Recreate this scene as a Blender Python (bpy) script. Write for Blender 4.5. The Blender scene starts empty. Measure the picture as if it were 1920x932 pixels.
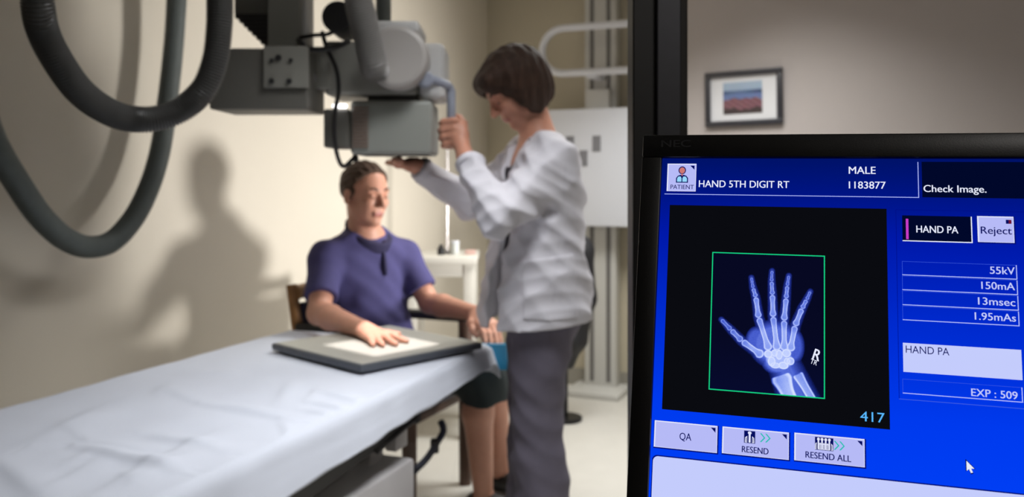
import bpy, bmesh, math, random
import numpy as np
from mathutils import Vector, Matrix

# ------------------------------------------------------------------ camera, world, lights, exposure
random.seed(7)
sc = bpy.context.scene
col = sc.collection
W_PX, F_PX, CX, HY = 1920.0, 1600.0, 960.0, 340.0
HC = 1.22                                           # camera height
cd = bpy.data.cameras.new('camera'); cam = bpy.data.objects.new('camera', cd); col.objects.link(cam)
cam.location = (0, 0, HC); cam.rotation_euler = (math.pi / 2, 0, 0)
cd.sensor_width = 36.0; cd.lens = F_PX / W_PX * 36.0
cd.shift_y = -(466.0 - HY) / W_PX
cd.clip_start = 0.02; cd.clip_end = 60
cd.dof.use_dof = True; cd.dof.focus_distance = 0.70; cd.dof.aperture_fstop = 7.0
sc.camera = cam
wd = bpy.data.worlds.new('world'); sc.world = wd; wd.use_nodes = True
wd.node_tree.nodes['Background'].inputs[0].default_value = (0.9, 0.95, 1.0, 1)
wd.node_tree.nodes['Background'].inputs[1].default_value = 0.02
sc.view_settings.view_transform = 'Standard'; sc.view_settings.look = 'None'
sc.view_settings.exposure = 0.0; sc.view_settings.gamma = 1.0; sc.view_settings.use_curve_mapping = False
sc.cycles.use_denoising = True


def lamp(name, kind, loc, target, energy, color, **kw):
    l = bpy.data.lights.new(name, kind); l.energy = energy; l.color = color
    for k, v in kw.items(): setattr(l, k, v)
    o = bpy.data.objects.new(name, l); col.objects.link(o); o.location = loc
    d = Vector(target) - Vector(loc); o.rotation_euler = d.to_track_quat('-Z', 'Y').to_euler()
    return o


lamp('main_lamp', 'SPOT', (1.78, 2.78, 1.00), (-0.85, 3.84, 1.40), 320, (1.0, 0.955, 0.945), spot_size=math.radians(60), spot_blend=1.0, shadow_soft_size=0.19)
lamp('ceiling_fill', 'AREA', (0.65, 3.6, 2.33), (0.65, 3.6, 0), 30, (1.0, 0.97, 0.95), shape='RECTANGLE', size=1.2, size_y=0.6, spread=math.radians(125))  # unseen fill light, added to brighten the floor and back wall
lamp('table_fill', 'AREA', (0.05, 1.75, 2.33), (-0.45, 2.05, 0.5), 11.5, (0.99, 0.97, 1.0), shape='RECTANGLE', size=0.6, size_y=0.6, spread=math.radians(85))  # added overhead fill for the sheet and table front, not a fixture
lamp('control_fill', 'AREA', (0.9, -0.9, 2.3), (0.9, -0.9, 0), 14.0, (1.0, 0.95, 0.9), shape='RECTANGLE', size=0.6, size_y=0.6)  # fill added behind the camera to lift the window post


# ------------------------------------------------------------------ helpers
def at(x, y, Y):
    return Vector(((x - CX) / F_PX * Y, Y, HC - (y - HY) / F_PX * Y))


def srgb(r, g, b):
    def f(c):
        c /= 255.0
        return c / 12.92 if c <= 0.04045 else ((c + 0.055) / 1.055) ** 2.4
    return (f(r), f(g), f(b), 1)


def mat(name, rgb, rough=0.5, metal=0.0, var=0.0, scale=30, bump=0.0, bscale=200, sss=0.0, spec=0.5, coat=0.0):
    m = bpy.data.materials.new(name); m.use_nodes = True
    nt = m.node_tree; b = nt.nodes['Principled BSDF']
    c = srgb(*rgb)
    b.inputs['Base Color'].default_value = c
    b.inputs['Roughness'].default_value = rough; b.inputs['Metallic'].default_value = metal
    b.inputs['Specular IOR Level'].default_value = spec
    if coat: b.inputs['Coat Weight'].default_value = coat
    if sss:
        b.inputs['Subsurface Weight'].default_value = sss
        b.inputs['Subsurface Radius'].default_value = (0.012, 0.005, 0.003)
    tc = nt.nodes.new('ShaderNodeTexCoord')
    if var:
        n = nt.nodes.new('ShaderNodeTexNoise'); n.inputs['Scale'].default_value = scale; n.inputs['Detail'].default_value = 4
        nt.links.new(tc.outputs['Object'], n.inputs['Vector'])
        r = nt.nodes.new('ShaderNodeValToRGB')
        r.color_ramp.elements[0].position = 0.3; r.color_ramp.elements[1].position = 0.7
        r.color_ramp.elements[0].color = tuple(max(0, x * (1 - var)) for x in c[:3]) + (1,)
        r.color_ramp.elements[1].color = tuple(min(1, x * (1 + var)) for x in c[:3]) + (1,)
        nt.links.new(n.outputs['Fac'], r.inputs[0]); nt.links.new(r.outputs[0], b.inputs['Base Color'])
    if bump:
        n2 = nt.nodes.new('ShaderNodeTexNoise'); n2.inputs['Scale'].default_value = bscale; n2.inputs['Detail'].default_value = 3
        nt.links.new(tc.outputs['Object'], n2.inputs['Vector'])
        bp = nt.nodes.new('ShaderNodeBump'); bp.inputs['Strength'].default_value = bump; bp.inputs['Distance'].default_value = 0.01
        nt.links.new(n2.outputs['Fac'], bp.inputs['Height']); nt.links.new(bp.outputs[0], b.inputs['Normal'])
    return m


def emit(name, rgb, k=1.0):
    m = bpy.data.materials.new(name); m.use_nodes = True
    nt = m.node_tree; nt.nodes.clear()
    e = nt.nodes.new('ShaderNodeEmission'); o = nt.nodes.new('ShaderNodeOutputMaterial')
    e.inputs[0].default_value = srgb(*rgb); e.inputs[1].default_value = k
    nt.links.new(e.outputs[0], o.inputs[0])
    return m


def emit_vcol(name, k=1.0):
    m = emit(name, (255, 255, 255), k); nt = m.node_tree
    a = nt.nodes.new('ShaderNodeAttribute'); a.attribute_name = 'Col'
    e = [n for n in nt.nodes if n.type == 'EMISSION'][0]
    nt.links.new(a.outputs['Color'], e.inputs[0])
    return m


ORIGIN = {}


def thing(name, label, cat, loc, group=None):
    o = bpy.data.objects.new(name, None); col.objects.link(o); o.empty_display_size = 0.05
    o.location = loc; o['label'] = label; o['category'] = cat
    if group: o['group'] = group
    ORIGIN[o.name] = Vector(loc)
    return o


def root_of(o):
    while o.parent: o = o.parent
    return o


def mesh_obj(name, V, F, mats, parent=None, smooth=False, mi=None, label=None, origin=None):
    """V in world coordinates; the object is linked under parent (children sit at the thing's origin)."""
    if not isinstance(mats, (list, tuple)): mats = [mats]
    V = np.asarray(V, dtype=np.float64)
    if parent is not None: org = ORIGIN[root_of(parent).name]
    else:
        org = Vector(origin) if origin is not None else Vector((float(V[:, 0].mean()), float(V[:, 1].mean()), float(V[:, 2].min())))
    V = V - np.array(org)[None, :]
    me = bpy.data.meshes.new(name)
    me.from_pydata(V.tolist(), [], [tuple(int(i) for i in f) for f in F])
    for m in mats: me.materials.append(m)
    if mi is not None: me.polygons.foreach_set('material_index', np.asarray(mi, dtype=np.int32))
    if smooth: me.polygons.foreach_set('use_smooth', [True] * len(me.polygons))
    me.update()
    o = bpy.data.objects.new(name, me); col.objects.link(o)
    if parent is not None: o.parent = parent
    else:
        o.location = org; ORIGIN[o.name] = org
    if label: o['label'] = label
    return o


def tag(o, label, cat, group=None):
    o['label'] = label; o['category'] = cat
    if group: o['group'] = group
    return o


class MB:
    """collects shapes in world space into one mesh"""
    def __init__(s): s.bm = bmesh.new(); s.idx = 0

    def _mark(s, n0):
        s.bm.faces.ensure_lookup_table()
        for f in s.bm.faces[n0:]: f.material_index = s.idx

    def box(s, c, size, ax=None, bev=0.0, seg=2):
        """c centre, size full, ax = (ex,ey,ez) axes"""
        n0 = len(s.bm.faces)
        t = bmesh.new(); bmesh.ops.create_cube(t, size=1.0)
        for v in t.verts: v.co = Vector((v.co.x * size[0], v.co.y * size[1], v.co.z * size[2]))
        if bev: bmesh.ops.bevel(t, geom=list(t.edges), offset=bev, segments=seg, affect='EDGES', profile=0.5)
        M = Matrix.Identity(3)
        if ax is not None: M = Matrix((ax[0], ax[1], ax[2])).transposed()
        for v in t.verts: v.co = M @ v.co + Vector(c)
        s._merge(t); s._mark(n0)
        return s

    def _merge(s, t):
        mp = {}
        for v in t.verts: mp[v] = s.bm.verts.new(v.co)
        for f in t.faces:
            try: s.bm.faces.new([mp[v] for v in f.verts])
            except ValueError: pass
        t.free()

    def tube(s, pts, r, n=14, cap=True, ribs=None):
        """pts polyline, r number or list; ribs: list of radii multipliers ignored if None"""
        n0 = len(s.bm.faces)
        pts = [Vector(p) for p in pts]
        R = r if isinstance(r, (list, tuple, np.ndarray)) else [r] * len(pts)
        rings = []; prev = None
        for i, p in enumerate(pts):
            d = (pts[min(i + 1, len(pts) - 1)] - pts[max(i - 1, 0)]).normalized()
            if prev is None:
                a = Vector((0, 0, 1)) if abs(d.z) < 0.9 else Vector((1, 0, 0))
                u = d.cross(a).normalized()
            else:
                u = (prev - d * prev.dot(d)).normalized()
            prev = u; w = d.cross(u)
            rings.append([s.bm.verts.new(p + (u * math.cos(2 * math.pi * k / n) + w * math.sin(2 * math.pi * k / n)) * R[i]) for k in range(n)])
        for a, b in zip(rings[:-1], rings[1:]):
            for k in range(n): s.bm.faces.new((a[k], a[(k + 1) % n], b[(k + 1) % n], b[k]))
        if cap:
            s.bm.faces.new(rings[0][::-1]); s.bm.faces.new(rings[-1])
        s._mark(n0)
        return s

    def cyl(s, a, b, r, n=28, bev=0.0):
        a, b = Vector(a), Vector(b); d = (b - a).normalized()
        if bev:
            return s.tube([a, a + d * 1e-5, a + d * bev * 0.3, a + d * bev, b - d * bev, b - d * bev * 0.3, b - d * 1e-5, b],
                          [r - bev, r - bev, r - bev * 0.3, r, r, r - bev * 0.3, r - bev, r - bev], n)
        return s.tube([a, b], r, n)

    def prism(s, poly, d):
        """poly list of world points (planar), extruded by vector d"""
        n0 = len(s.bm.faces); d = Vector(d)
        A = [s.bm.verts.new(Vector(p)) for p in poly]; B = [s.bm.verts.new(Vector(p) + d) for p in poly]
        s.bm.faces.new(A[::-1]); s.bm.faces.new(B)
        for i in range(len(A)):
            j = (i + 1) % len(A); s.bm.faces.new((A[i], A[j], B[j], B[i]))
        s._mark(n0)
        return s

    def sphere(s, c, r, sc3=(1, 1, 1), u=20, v=12):
        n0 = len(s.bm.faces)
        t = bmesh.new(); bmesh.ops.create_uvsphere(t, u_segments=u, v_segments=v, radius=r)
        for q in t.verts: q.co = Vector((q.co.x * sc3[0], q.co.y * sc3[1], q.co.z * sc3[2])) + Vector(c)
        s._merge(t); s._mark(n0)
        return s

    def done(s, name, mats, parent=None, smooth=False, label=None, origin=None, auto=None):
        bmesh.ops.recalc_face_normals(s.bm, faces=list(s.bm.faces))
        s.bm.verts.index_update()
        V = [v.co.copy() for v in s.bm.verts]; F = [[v.index for v in f.verts] for f in s.bm.faces]
        mi = [f.material_index for f in s.bm.faces]
        s.bm.free()
        o = mesh_obj(name, [tuple(v) for v in V], F, mats, parent, smooth, mi, label, origin)
        if auto is not None:
            o.data.polygons.foreach_set('use_smooth', [True] * len(o.data.polygons))
            o.data.set_sharp_from_angle(angle=math.radians(auto))
        return o


def smooth_path(P, step=0.01):
    """centripetal Catmull-Rom through P, resampled evenly"""
    P = [Vector(p) for p in P]; Q = [P[0] * 2 - P[1]] + P + [P[-1] * 2 - P[-2]]
    out = []
    for i in range(1, len(Q) - 2):
        p = Q[i - 1:i + 3]; t = [0.0]
        for j in range(3): t.append(t[-1] + max((p[j + 1] - p[j]).length, 1e-6) ** 0.5)
        for k in range(40):
            x = t[1] + (t[2] - t[1]) * k / 40.0
            L = lambda a, b, ta, tb: a * ((tb - x) / (tb - ta)) + b * ((x - ta) / (tb - ta))
            A1_, A2_, A3_ = L(p[0], p[1], t[0], t[1]), L(p[1], p[2], t[1], t[2]), L(p[2], p[3], t[2], t[3])
            out.append(L(L(A1_, A2_, t[0], t[2]), L(A2_, A3_, t[1], t[3]), t[1], t[2]))
    out.append(P[-1])
    res = [out[0]]; acc = 0.0
    for a, b in zip(out[:-1], out[1:]):
        L = (b - a).length
        while acc + L >= step:
            t = (step - acc) / L; a = a + (b - a) * t; res.append(a.copy()); L = (b - a).length; acc = 0.0
        acc += L
    return res


# ---------- distance fields: one continuous surface for bodies and clothes
class SDF:
    def __init__(s, lo, hi, h):
        s.h = h; s.lo = np.array(lo, dtype=np.float32)
        s.n = np.ceil((np.array(hi) - np.array(lo)) / h).astype(int) + 1
        s.A = np.full(tuple(s.n), 0.5, dtype=np.float32)
        s.ax = [s.lo[i] + h * np.arange(s.n[i], dtype=np.float32) for i in range(3)]

    def _sub(s, lo, hi):
        sl = []
        for i in range(3):
            a = int(max(0, math.floor((lo[i] - s.lo[i]) / s.h))); b = int(min(s.n[i], math.ceil((hi[i] - s.lo[i]) / s.h) + 1))
            if b <= a: return None, None
            sl.append(slice(a, b))
        X, Y, Z = np.meshgrid(*[s.ax[i][sl[i]] for i in range(3)], indexing='ij', sparse=True)
        return tuple(sl), (X, Y, Z)

    def _comb(s, sl, d, k, mode):
        A = s.A[sl]
        if mode == 'add':
            m = np.minimum(A, d)
            if k > 0: m = m - np.maximum(k - np.abs(A - d), 0) ** 2 / (4 * k)
        else:
            d = -d; m = np.maximum(A, d)
            if k > 0: m = m + np.maximum(k - np.abs(A - d), 0) ** 2 / (4 * k)
        s.A[sl] = m

    def cap(s, a, b, ra, rb, k=0.02, mode='add', flat=None):
        """tapered capsule; flat = (axis vector, factor) squashes across that axis"""
        a = np.array(a, dtype=np.float64); b = np.array(b, dtype=np.float64); R = max(ra, rb) + k + 0.03
        sl, g = s._sub(np.minimum(a, b) - R, np.maximum(a, b) + R)
        if sl is None: return s
        ab = b - a; L2 = float(ab @ ab) + 1e-12
        px, py, pz = g[0] - a[0], g[1] - a[1], g[2] - a[2]
        t = np.clip((px * ab[0] + py * ab[1] + pz * ab[2]) / L2, 0, 1)
        qx, qy, qz = px - t * ab[0], py - t * ab[1], pz - t * ab[2]
        d2 = qx * qx + qy * qy + qz * qz
        if flat is not None:
            n = np.array(flat[0], dtype=float); n /= np.linalg.norm(n); f = flat[1]
            c = qx * n[0] + qy * n[1] + qz * n[2]
            d2 = d2 + c * c * (1.0 / f ** 2 - 1)
            d = (np.sqrt(np.maximum(d2, 0)) - (ra + (rb - ra) * t)) * (f if f < 1 else 1.0)
        else:
            d = np.sqrt(np.maximum(d2, 0)) - (ra + (rb - ra) * t)
        s._comb(sl, d.astype(np.float32), k, mode)
        return s

    def ell(s, c, r, fr=None, k=0.02, mode='add'):
        """ellipsoid with radii r along frame axes fr"""
        c = np.array(c, dtype=np.float64); R = max(r) + k + 0.03
        sl, g = s._sub(c - R, c + R)
        if sl is None: return s
        fr = np.eye(3) if fr is None else np.array([list(v) for v in fr], dtype=np.float64)
        p = [g[i] - c[i] for i in range(3)]
        q = [(p[0] * fr[i][0] + p[1] * fr[i][1] + p[2] * fr[i][2]) for i in range(3)]
        k0 = np.sqrt((q[0] / r[0]) ** 2 + (q[1] / r[1]) ** 2 + (q[2] / r[2]) ** 2)
        k1 = np.sqrt((q[0] / r[0] ** 2) ** 2 + (q[1] / r[1] ** 2) ** 2 + (q[2] / r[2] ** 2) ** 2)
        d = k0 * (k0 - 1.0) / np.maximum(k1, 1e-6)
        s._comb(sl, d.astype(np.float32), k, mode)
        return s

    def trim(s, c, R, p, n):
        """flat cut by a plane, only within R of c (sleeve ends, hems)"""
        c = np.array(c, dtype=float); n = Vector(n).normalized()
        sl, g = s._sub(c - R, c + R)
        if sl is None: return s
        d = (g[0] - p[0]) * n.x + (g[1] - p[1]) * n.y + (g[2] - p[2]) * n.z
        r = np.sqrt((g[0] - c[0]) ** 2 + (g[1] - c[1]) ** 2 + (g[2] - c[2]) ** 2)
        s.A[sl] = np.where(r < R, np.maximum(s.A[sl], d), s.A[sl]).astype(np.float32)
        return s

    def full(s): return np.meshgrid(*s.ax, indexing='ij', sparse=True)

    def cut(s, p, n, k=0.0):
        """keep the side the normal points away from"""
        X, Y, Z = s.full(); n = Vector(n).normalized()
        d = ((X - p[0]) * n.x + (Y - p[1]) * n.y + (Z - p[2]) * n.z).astype(np.float32)
        m = np.maximum(s.A, d)
        if k > 0: m = m + np.maximum(k - np.abs(s.A - d), 0) ** 2 / (4 * k)
        s.A = m
        return s

    def wrinkle(s, amp, waves, seed=1, ridge=False):
        """cloth creases: sum of slanted sine ridges"""
        X, Y, Z = s.full(); rs = np.random.RandomState(seed); acc = 0
        for (kx, ky, kz, w) in waves:
            ph = rs.uniform(0, 6.28)
            f = np.sin(kx * X + ky * Y + kz * Z + ph + 1.3 * np.sin(9 * Z + 7 * X + ph) + 0.9 * np.sin(11 * Y - 6 * Z + 2 * ph))
            acc = acc + w * ((2 * np.sqrt(f * f + .01) - 1) if ridge else f)
        s.A = (s.A + amp * acc).astype(np.float32)
        return s

    def mesh(s):
        A = s.A.copy()
        for ax in range(3):                       # close at the borders
            sl = [slice(None)] * 3
            for e in (0, -1):
                sl[ax] = e; A[tuple(sl)] = np.maximum(A[tuple(sl)], 0.01)
        S = A < 0
        nx, ny, nz = A.shape
        cnt = np.zeros((nx - 1, ny - 1, nz - 1), dtype=np.int8)
        offs = [(i, j, k) for i in (0, 1) for j in (0, 1) for k in (0, 1)]
        for (i, j, k) in offs: cnt += S[i:nx - 1 + i, j:ny - 1 + j, k:nz - 1 + k]
        I, J, K = np.nonzero((cnt > 0) & (cnt < 8))
        pos = np.zeros((len(I), 3)); num = np.zeros(len(I))
        vals = {o: A[I + o[0], J + o[1], K + o[2]] for o in offs}
        for a in offs:
            for d in range(3):
                if a[d]: continue
                b = list(a); b[d] = 1; b = tuple(b)
                va, vb = vals[a], vals[b]; m = (va < 0) != (vb < 0)
                t = np.where(m, va / np.where(m, va - vb, 1), 0)
                for e in range(3):
                    pos[:, e] += np.where(m, a[e] + (t if e == d else 0), 0)
                num += m
        pos = pos / num[:, None] + np.stack([I, J, K], 1)
        V = pos * s.h + s.lo[None, :]
        idx = np.full(cnt.shape, -1, dtype=np.int64); idx[I, J, K] = np.arange(len(I))
        F = []
        for d in range(3):
            sa = [slice(None)] * 3; sb = [slice(None)] * 3; sa[d] = slice(0, -1); sb[d] = slice(1, None)
            P, Q = S[tuple(sa)], S[tuple(sb)]
            e1, e2 = (d + 1) % 3, (d + 2) % 3
            for flip in (False, True):
                M = (P & ~Q) if not flip else (~P & Q)
                T = np.stack(np.nonzero(M), 1)
                T = T[(T[:, e1] > 0) & (T[:, e2] > 0) & (T[:, e1] < A.shape[e1] - 1) & (T[:, e2] < A.shape[e2] - 1)]
                q = []
                for (u, v) in ((1, 1), (0, 1), (0, 0), (1, 0)):
                    c = T.copy(); c[:, e1] -= u; c[:, e2] -= v
                    q.append(idx[c[:, 0], c[:, 1], c[:, 2]])
                q = np.stack(q, 1)
                F.append(q[:, ::-1] if flip else q)
        F = np.concatenate(F, 0)
        return V, F[(F >= 0).all(1)]

    def done(s, name, mats, parent, label=None, pick=None):
        V, F = s.mesh()
        mi = None
        if pick is not None: mi = pick(V[F].mean(1))
        return mesh_obj(name, V, F, mats, parent, smooth=True, mi=mi, label=label)


def v3(*a): return Vector(a)

# ------------------------------------------------------------------ the setting
DS = Vector((0.461, 0.888, 0)).normalized()            # along the x-ray room, away
DR = Vector((0.920, -0.392, 0)).normalized()           # across the room, to the right
UP = Vector((0, 0, 1))
CORNER = Vector((-0.155, 5.36, 0))
CEIL = 2.38
GLASS_Y = 1.27
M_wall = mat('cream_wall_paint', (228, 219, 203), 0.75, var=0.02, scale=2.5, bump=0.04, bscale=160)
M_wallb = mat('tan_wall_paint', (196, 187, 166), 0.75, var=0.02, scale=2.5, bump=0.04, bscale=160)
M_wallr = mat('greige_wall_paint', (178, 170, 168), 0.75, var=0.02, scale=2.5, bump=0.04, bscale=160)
M_dkwall = mat('control_room_paint', (120, 114, 106), 0.8, var=0.02, scale=2)
M_floor = mat('pale_vinyl_floor', (220, 217, 210), 0.32, var=0.03, scale=9)
M_ceil = mat('white_ceiling', (232, 230, 224), 0.8, bump=0.1, bscale=90)
M_base = mat('grey_vinyl_skirting', (150, 146, 136), 0.5)
M_black = mat('black_frame', (20, 20, 22), 0.45, var=0.1, scale=40)
M_post = mat('charcoal_metal', (66, 67, 74), 0.38, metal=0.3, var=0.05, scale=60)
M_brown = mat('dark_bronze_gasket', (34, 28, 24), 0.55)


def struct(name, mb, m, parent=None, auto=None):
    o = mb.done(name, m, parent, auto=auto, origin=(0, 0, 0) if parent is None else None)
    o['kind'] = 'structure'
    return o


def wall(name, a, b, z0, z1, th, m, side=1):
    a, b = Vector((a[0], a[1], 0)), Vector((b[0], b[1], 0)); d = (b - a).normalized(); n = Vector((-d.y, d.x, 0)) * side
    return struct(name, MB().prism([a + UP * z0, b + UP * z0, b + UP * z1, a + UP * z1], n * th), m)


L_NEAR = CORNER - DS * ((CORNER.y - GLASS_Y) / DS.y)                    # where the left wall meets the window partition
PIC = v3(1.196, 4.40, 0); PU = v3(0.83, -0.56, 0).normalized()          # wall with the framed picture
P0r = v3(0.802, 4.665, 0); B1 = v3(0.847, 4.923, 0); P1r = PIC + PU * 2.5
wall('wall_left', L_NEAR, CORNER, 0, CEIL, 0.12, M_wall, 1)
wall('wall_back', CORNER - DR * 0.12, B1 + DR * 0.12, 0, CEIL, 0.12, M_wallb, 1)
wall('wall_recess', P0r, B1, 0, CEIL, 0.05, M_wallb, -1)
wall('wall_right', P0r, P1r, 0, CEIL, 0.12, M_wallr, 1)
wall('wall_side', P1r, (P1r.x, GLASS_Y), 0, CEIL, 0.12, M_wallr, 1)
struct('floor', MB().box((0.5, 2.0, -0.05), (6.4, 7.6, 0.1)), M_floor)
struct('ceiling', MB().box((0.5, 2.0, CEIL + 0.05), (6.4, 7.6, 0.1)), M_ceil)
for nm, a, b, s in (('baseboard_left', L_NEAR, CORNER, -1), ('baseboard_back', CORNER, B1, -1), ('baseboard_right', P0r, P1r, -1)):
    wall(nm, a, b, 0, 0.10, 0.012, M_base, s)
# the window partition between control room and x-ray room
XL, XR = L_NEAR.x, P1r.x
struct('wall_front', MB().box(((XL + XR) / 2, GLASS_Y, 0.33), (XR - XL, 0.10, 0.66))
       .box(((XL + XR) / 2, GLASS_Y, (2.15 + CEIL) / 2), (XR - XL, 0.10, CEIL - 2.15)), M_dkwall)
# control room behind the camera
struct('wall_control', MB().box((XL - 0.05, -0.1, CEIL / 2), (0.1, 2.75, CEIL)).box((XR + 0.05, -0.1, CEIL / 2), (0.1, 2.75, CEIL))
       .box(((XL + XR) / 2, -1.5, CEIL / 2), (XR - XL + 0.2, 0.1, CEIL)), M_dkwall)
# window with its post
PX0, PX1 = at(1183, 0, GLASS_Y).x, at(1280, 0, GLASS_Y).x
wf = MB()
for z in (0.68, 2.13): wf.box(((XL + XR) / 2, GLASS_Y, z), (XR - XL, 0.07, 0.05), bev=0.003)
for x in (XL + 0.03, XR - 0.03): wf.box((x, GLASS_Y, 1.405), (0.05, 0.07, 1.4), bev=0.003)
win = struct('window_1', wf, M_black)
ph = 1.40
xa, xb = at(1222, 0, GLASS_Y).x, at(1265, 0, GLASS_Y).x
p1 = struct('window_post', MB().box(((PX0 + xa) / 2, GLASS_Y - 0.005, 1.405), (xa - PX0 + 0.004, 0.06, ph), bev=0.002), M_black, win)
p2 = struct('window_post_face', MB().box(((xa + xb) / 2, GLASS_Y - 0.02, 1.405), (xb - xa, 0.055, ph), bev=0.0015), M_post, win)
p3 = struct('window_post_gasket', MB().box(((xb + PX1) / 2, GLASS_Y - 0.008, 1.405), (PX1 - xb + 0.002, 0.05, ph), bev=0.002), M_brown, win)
gl = bpy.data.materials.new('clear_window_glass'); gl.use_nodes = True
nt = gl.node_tree; nt.nodes.clear()
o_ = nt.nodes.new('ShaderNodeOutputMaterial'); mx = nt.nodes.new('ShaderNodeMixShader'); tr = nt.nodes.new('ShaderNodeBsdfTransparent')
gg = nt.nodes.new('ShaderNodeBsdfGlossy'); fr = nt.nodes.new('ShaderNodeFresnel')
gg.inputs['Roughness'].default_value = 0.02; fr.inputs['IOR'].default_value = 1.45; tr.inputs[0].default_value = (0.965, 0.98, 0.972, 1)
nt.links.new(fr.outputs[0], mx.inputs[0]); nt.links.new(tr.outputs[0], mx.inputs[1]); nt.links.new(gg.outputs[0], mx.inputs[2]); nt.links.new(mx.outputs[0], o_.inputs[0])
struct('glass_pane', MB().box(((XL + 0.05 + PX0) / 2, GLASS_Y, 1.405), (PX0 - XL - 0.05, 0.006, 1.40)), gl, win)
struct('glass_pane', MB().box(((XR - 0.05 + PX1) / 2, GLASS_Y, 1.405), (XR - 0.05 - PX1, 0.006, 1.40)), gl, win)

# ------------------------------------------------------------------ framed picture on the right wall
M_frame = mat('dark_picture_frame', (42, 42, 50), 0.4, var=0.25, scale=120)
M_mat = mat('white_mat_board', (222, 222, 226), 0.8)


def print_material():
    m = bpy.data.materials.new('landscape_print'); m.use_nodes = True
    nt = m.node_tree; b = nt.nodes['Principled BSDF']; b.inputs['Roughness'].default_value = 0.5
    at_ = nt.nodes.new('ShaderNodeAttribute'); at_.attribute_name = 'Col'
    nt.links.new(at_.outputs['Color'], b.inputs['Base Color'])
    return m


pc = Vector((PIC.x, PIC.y, at(1395, 184, 4.40).z)); pn = Vector((-PU.y, PU.x, 0)) * -1   # towards the room
PUt = (PU + UP * 0.012).normalized(); PVt = (UP - PU * 0.012).normalized()
pf = thing('picture_frame', 'dark framed landscape print with white mat hanging on the greige wall', 'picture', pc + pn * 0.002)
pw, phh = 0.405, 0.285


def on_pic(u, v, d): return pc + PUt * u + PVt * v + pn * d


fm = MB()
for (u, v, w, h) in ((0, phh / 2 - .014, pw, .028), (0, -phh / 2 + .014, pw, .028), (pw / 2 - .014, 0, .028, phh - .056), (-pw / 2 + .014, 0, .028, phh - .056)):
    fm.box(on_pic(u, v, .014), (w, h, .026), (PUt, PVt, pn), bev=0.004)
fm.done('frame', M_frame, pf, auto=40)
MB().box(on_pic(0, 0, .006), (pw - .05, phh - .05, .008), (PUt, PVt, pn)).done('mat_board', M_mat, pf)
N = 48; gv = []; gf = []; gc = []
rs = np.random.RandomState(3)
for j in range(N):
    for i in range(N):
        u, v = i / (N - 1), j / (N - 1)
        gv.append(tuple(on_pic((u - .5) * .205 - .004, (v - .5) * .165 + .002, .0115)))
        wob = .03 * math.sin(u * 9) + .02 * math.sin(u * 23 + 1)
        if v > .74: c = np.array([150, 170, 195]) + (v - .74) * np.array([60, 50, 30])
        elif v > .62: c = np.array([62, 82, 120]) + 25 * math.sin(u * 4)
        elif v > .40 + wob - .16 * (u > .25) * 0 + .10 * math.sin(u * 3.1): c = np.array([98, 118, 165])
        elif v > .16 + wob: c = np.array([120, 78, 88]) + 18 * math.sin(u * 31 + v * 40)
        else: c = np.array([58, 44, 46])
        c = np.clip(c + rs.normal(0, 6, 3), 0, 255); gc.append(srgb(*c))
for j in range(N - 1):
    for i in range(N - 1): gf.append((j * N + i, j * N + i + 1, (j + 1) * N + i + 1, (j + 1) * N + i))
pr = mesh_obj('landscape_print', gv, gf, print_material(), pf)
ca = pr.data.color_attributes.new('Col', 'FLOAT_COLOR', 'POINT'); ca.data.foreach_set('color', np.array(gc, dtype=np.float32).ravel())

# ------------------------------------------------------------------ monitor in the foreground
SP0 = v3(0.1269, 0.72, HC + 0.01935)                     # top left corner of the picture area
SU = v3(0.95301413, -0.30276989, -0.00971935); SV = v3(0.0763772, 0.20911298, 0.97490424); SN = v3(-0.29313921, -0.92983986, 0.22241234)
SW, SH = 340.0, 280.0                                    # visible picture, mm


def S(u, v, z=0.0): return SP0 + SU * (u / 1000) + SV * (v / 1000) + SN * (z / 1000)


DESK = 0.74
mbase = S(SW / 2, -SH, -60); mbase = v3(mbase.x + 0.02, mbase.y + 0.06, DESK)
M_bezel = mat('black_monitor_plastic', (9, 9, 11), 0.42, bump=0.03, bscale=900)
M_logo = mat('dark_grey_logo', (38, 38, 42), 0.4)
mon = thing('monitor', 'black flat monitor showing a hand x-ray on a bright blue screen', 'monitor', mbase)
AXM = (SU, SV, SN)


def sbox(mb, u0, u1, v0, v1, z0, z1, bev=0.0):
    return mb.box(S((u0 + u1) / 2, (v0 + v1) / 2, (z0 + z1) / 2), ((u1 - u0) / 1000, (v1 - v0) / 1000, (z1 - z0) / 1000), AXM, bev=bev)


bz = MB()
sbox(bz, -16.5, SW + 16.5, 0.0, 19.5, -14, 5, 0.0018); sbox(bz, -16.5, SW + 16.5, -SH - 20, -SH, -14, 5, 0.0018)
sbox(bz, -16.5, -0.0, -SH, 0.0, -14, 4.9, 0.0012); sbox(bz, SW, SW + 16.5, -SH, 0.0, -14, 4.9, 0.0012)
bez = bz.done('bezel', M_bezel, mon, auto=40)
bk = MB(); sbox(bk, -10, SW + 10, -SH - 14, 14, -40, -13, 0.008); sbox(bk, 60, SW - 60, -SH + 40, -50, -62, -39, 0.01)
bk.done('back_cover', M_bezel, mon, auto=40)
st = MB(); q = S(SW / 2, -SH * .6, -50)
st.tube([q, v3(q.x, q.y + .05, q.z - .05), v3(mbase.x, mbase.y, DESK + .02)], [.03, .03, .035], 20)
st.cyl(v3(mbase.x, mbase.y, DESK), v3(mbase.x, mbase.y, DESK + .02), .12, 40, bev=.006)
st.done('stand', M_bezel, mon, auto=40)


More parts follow.
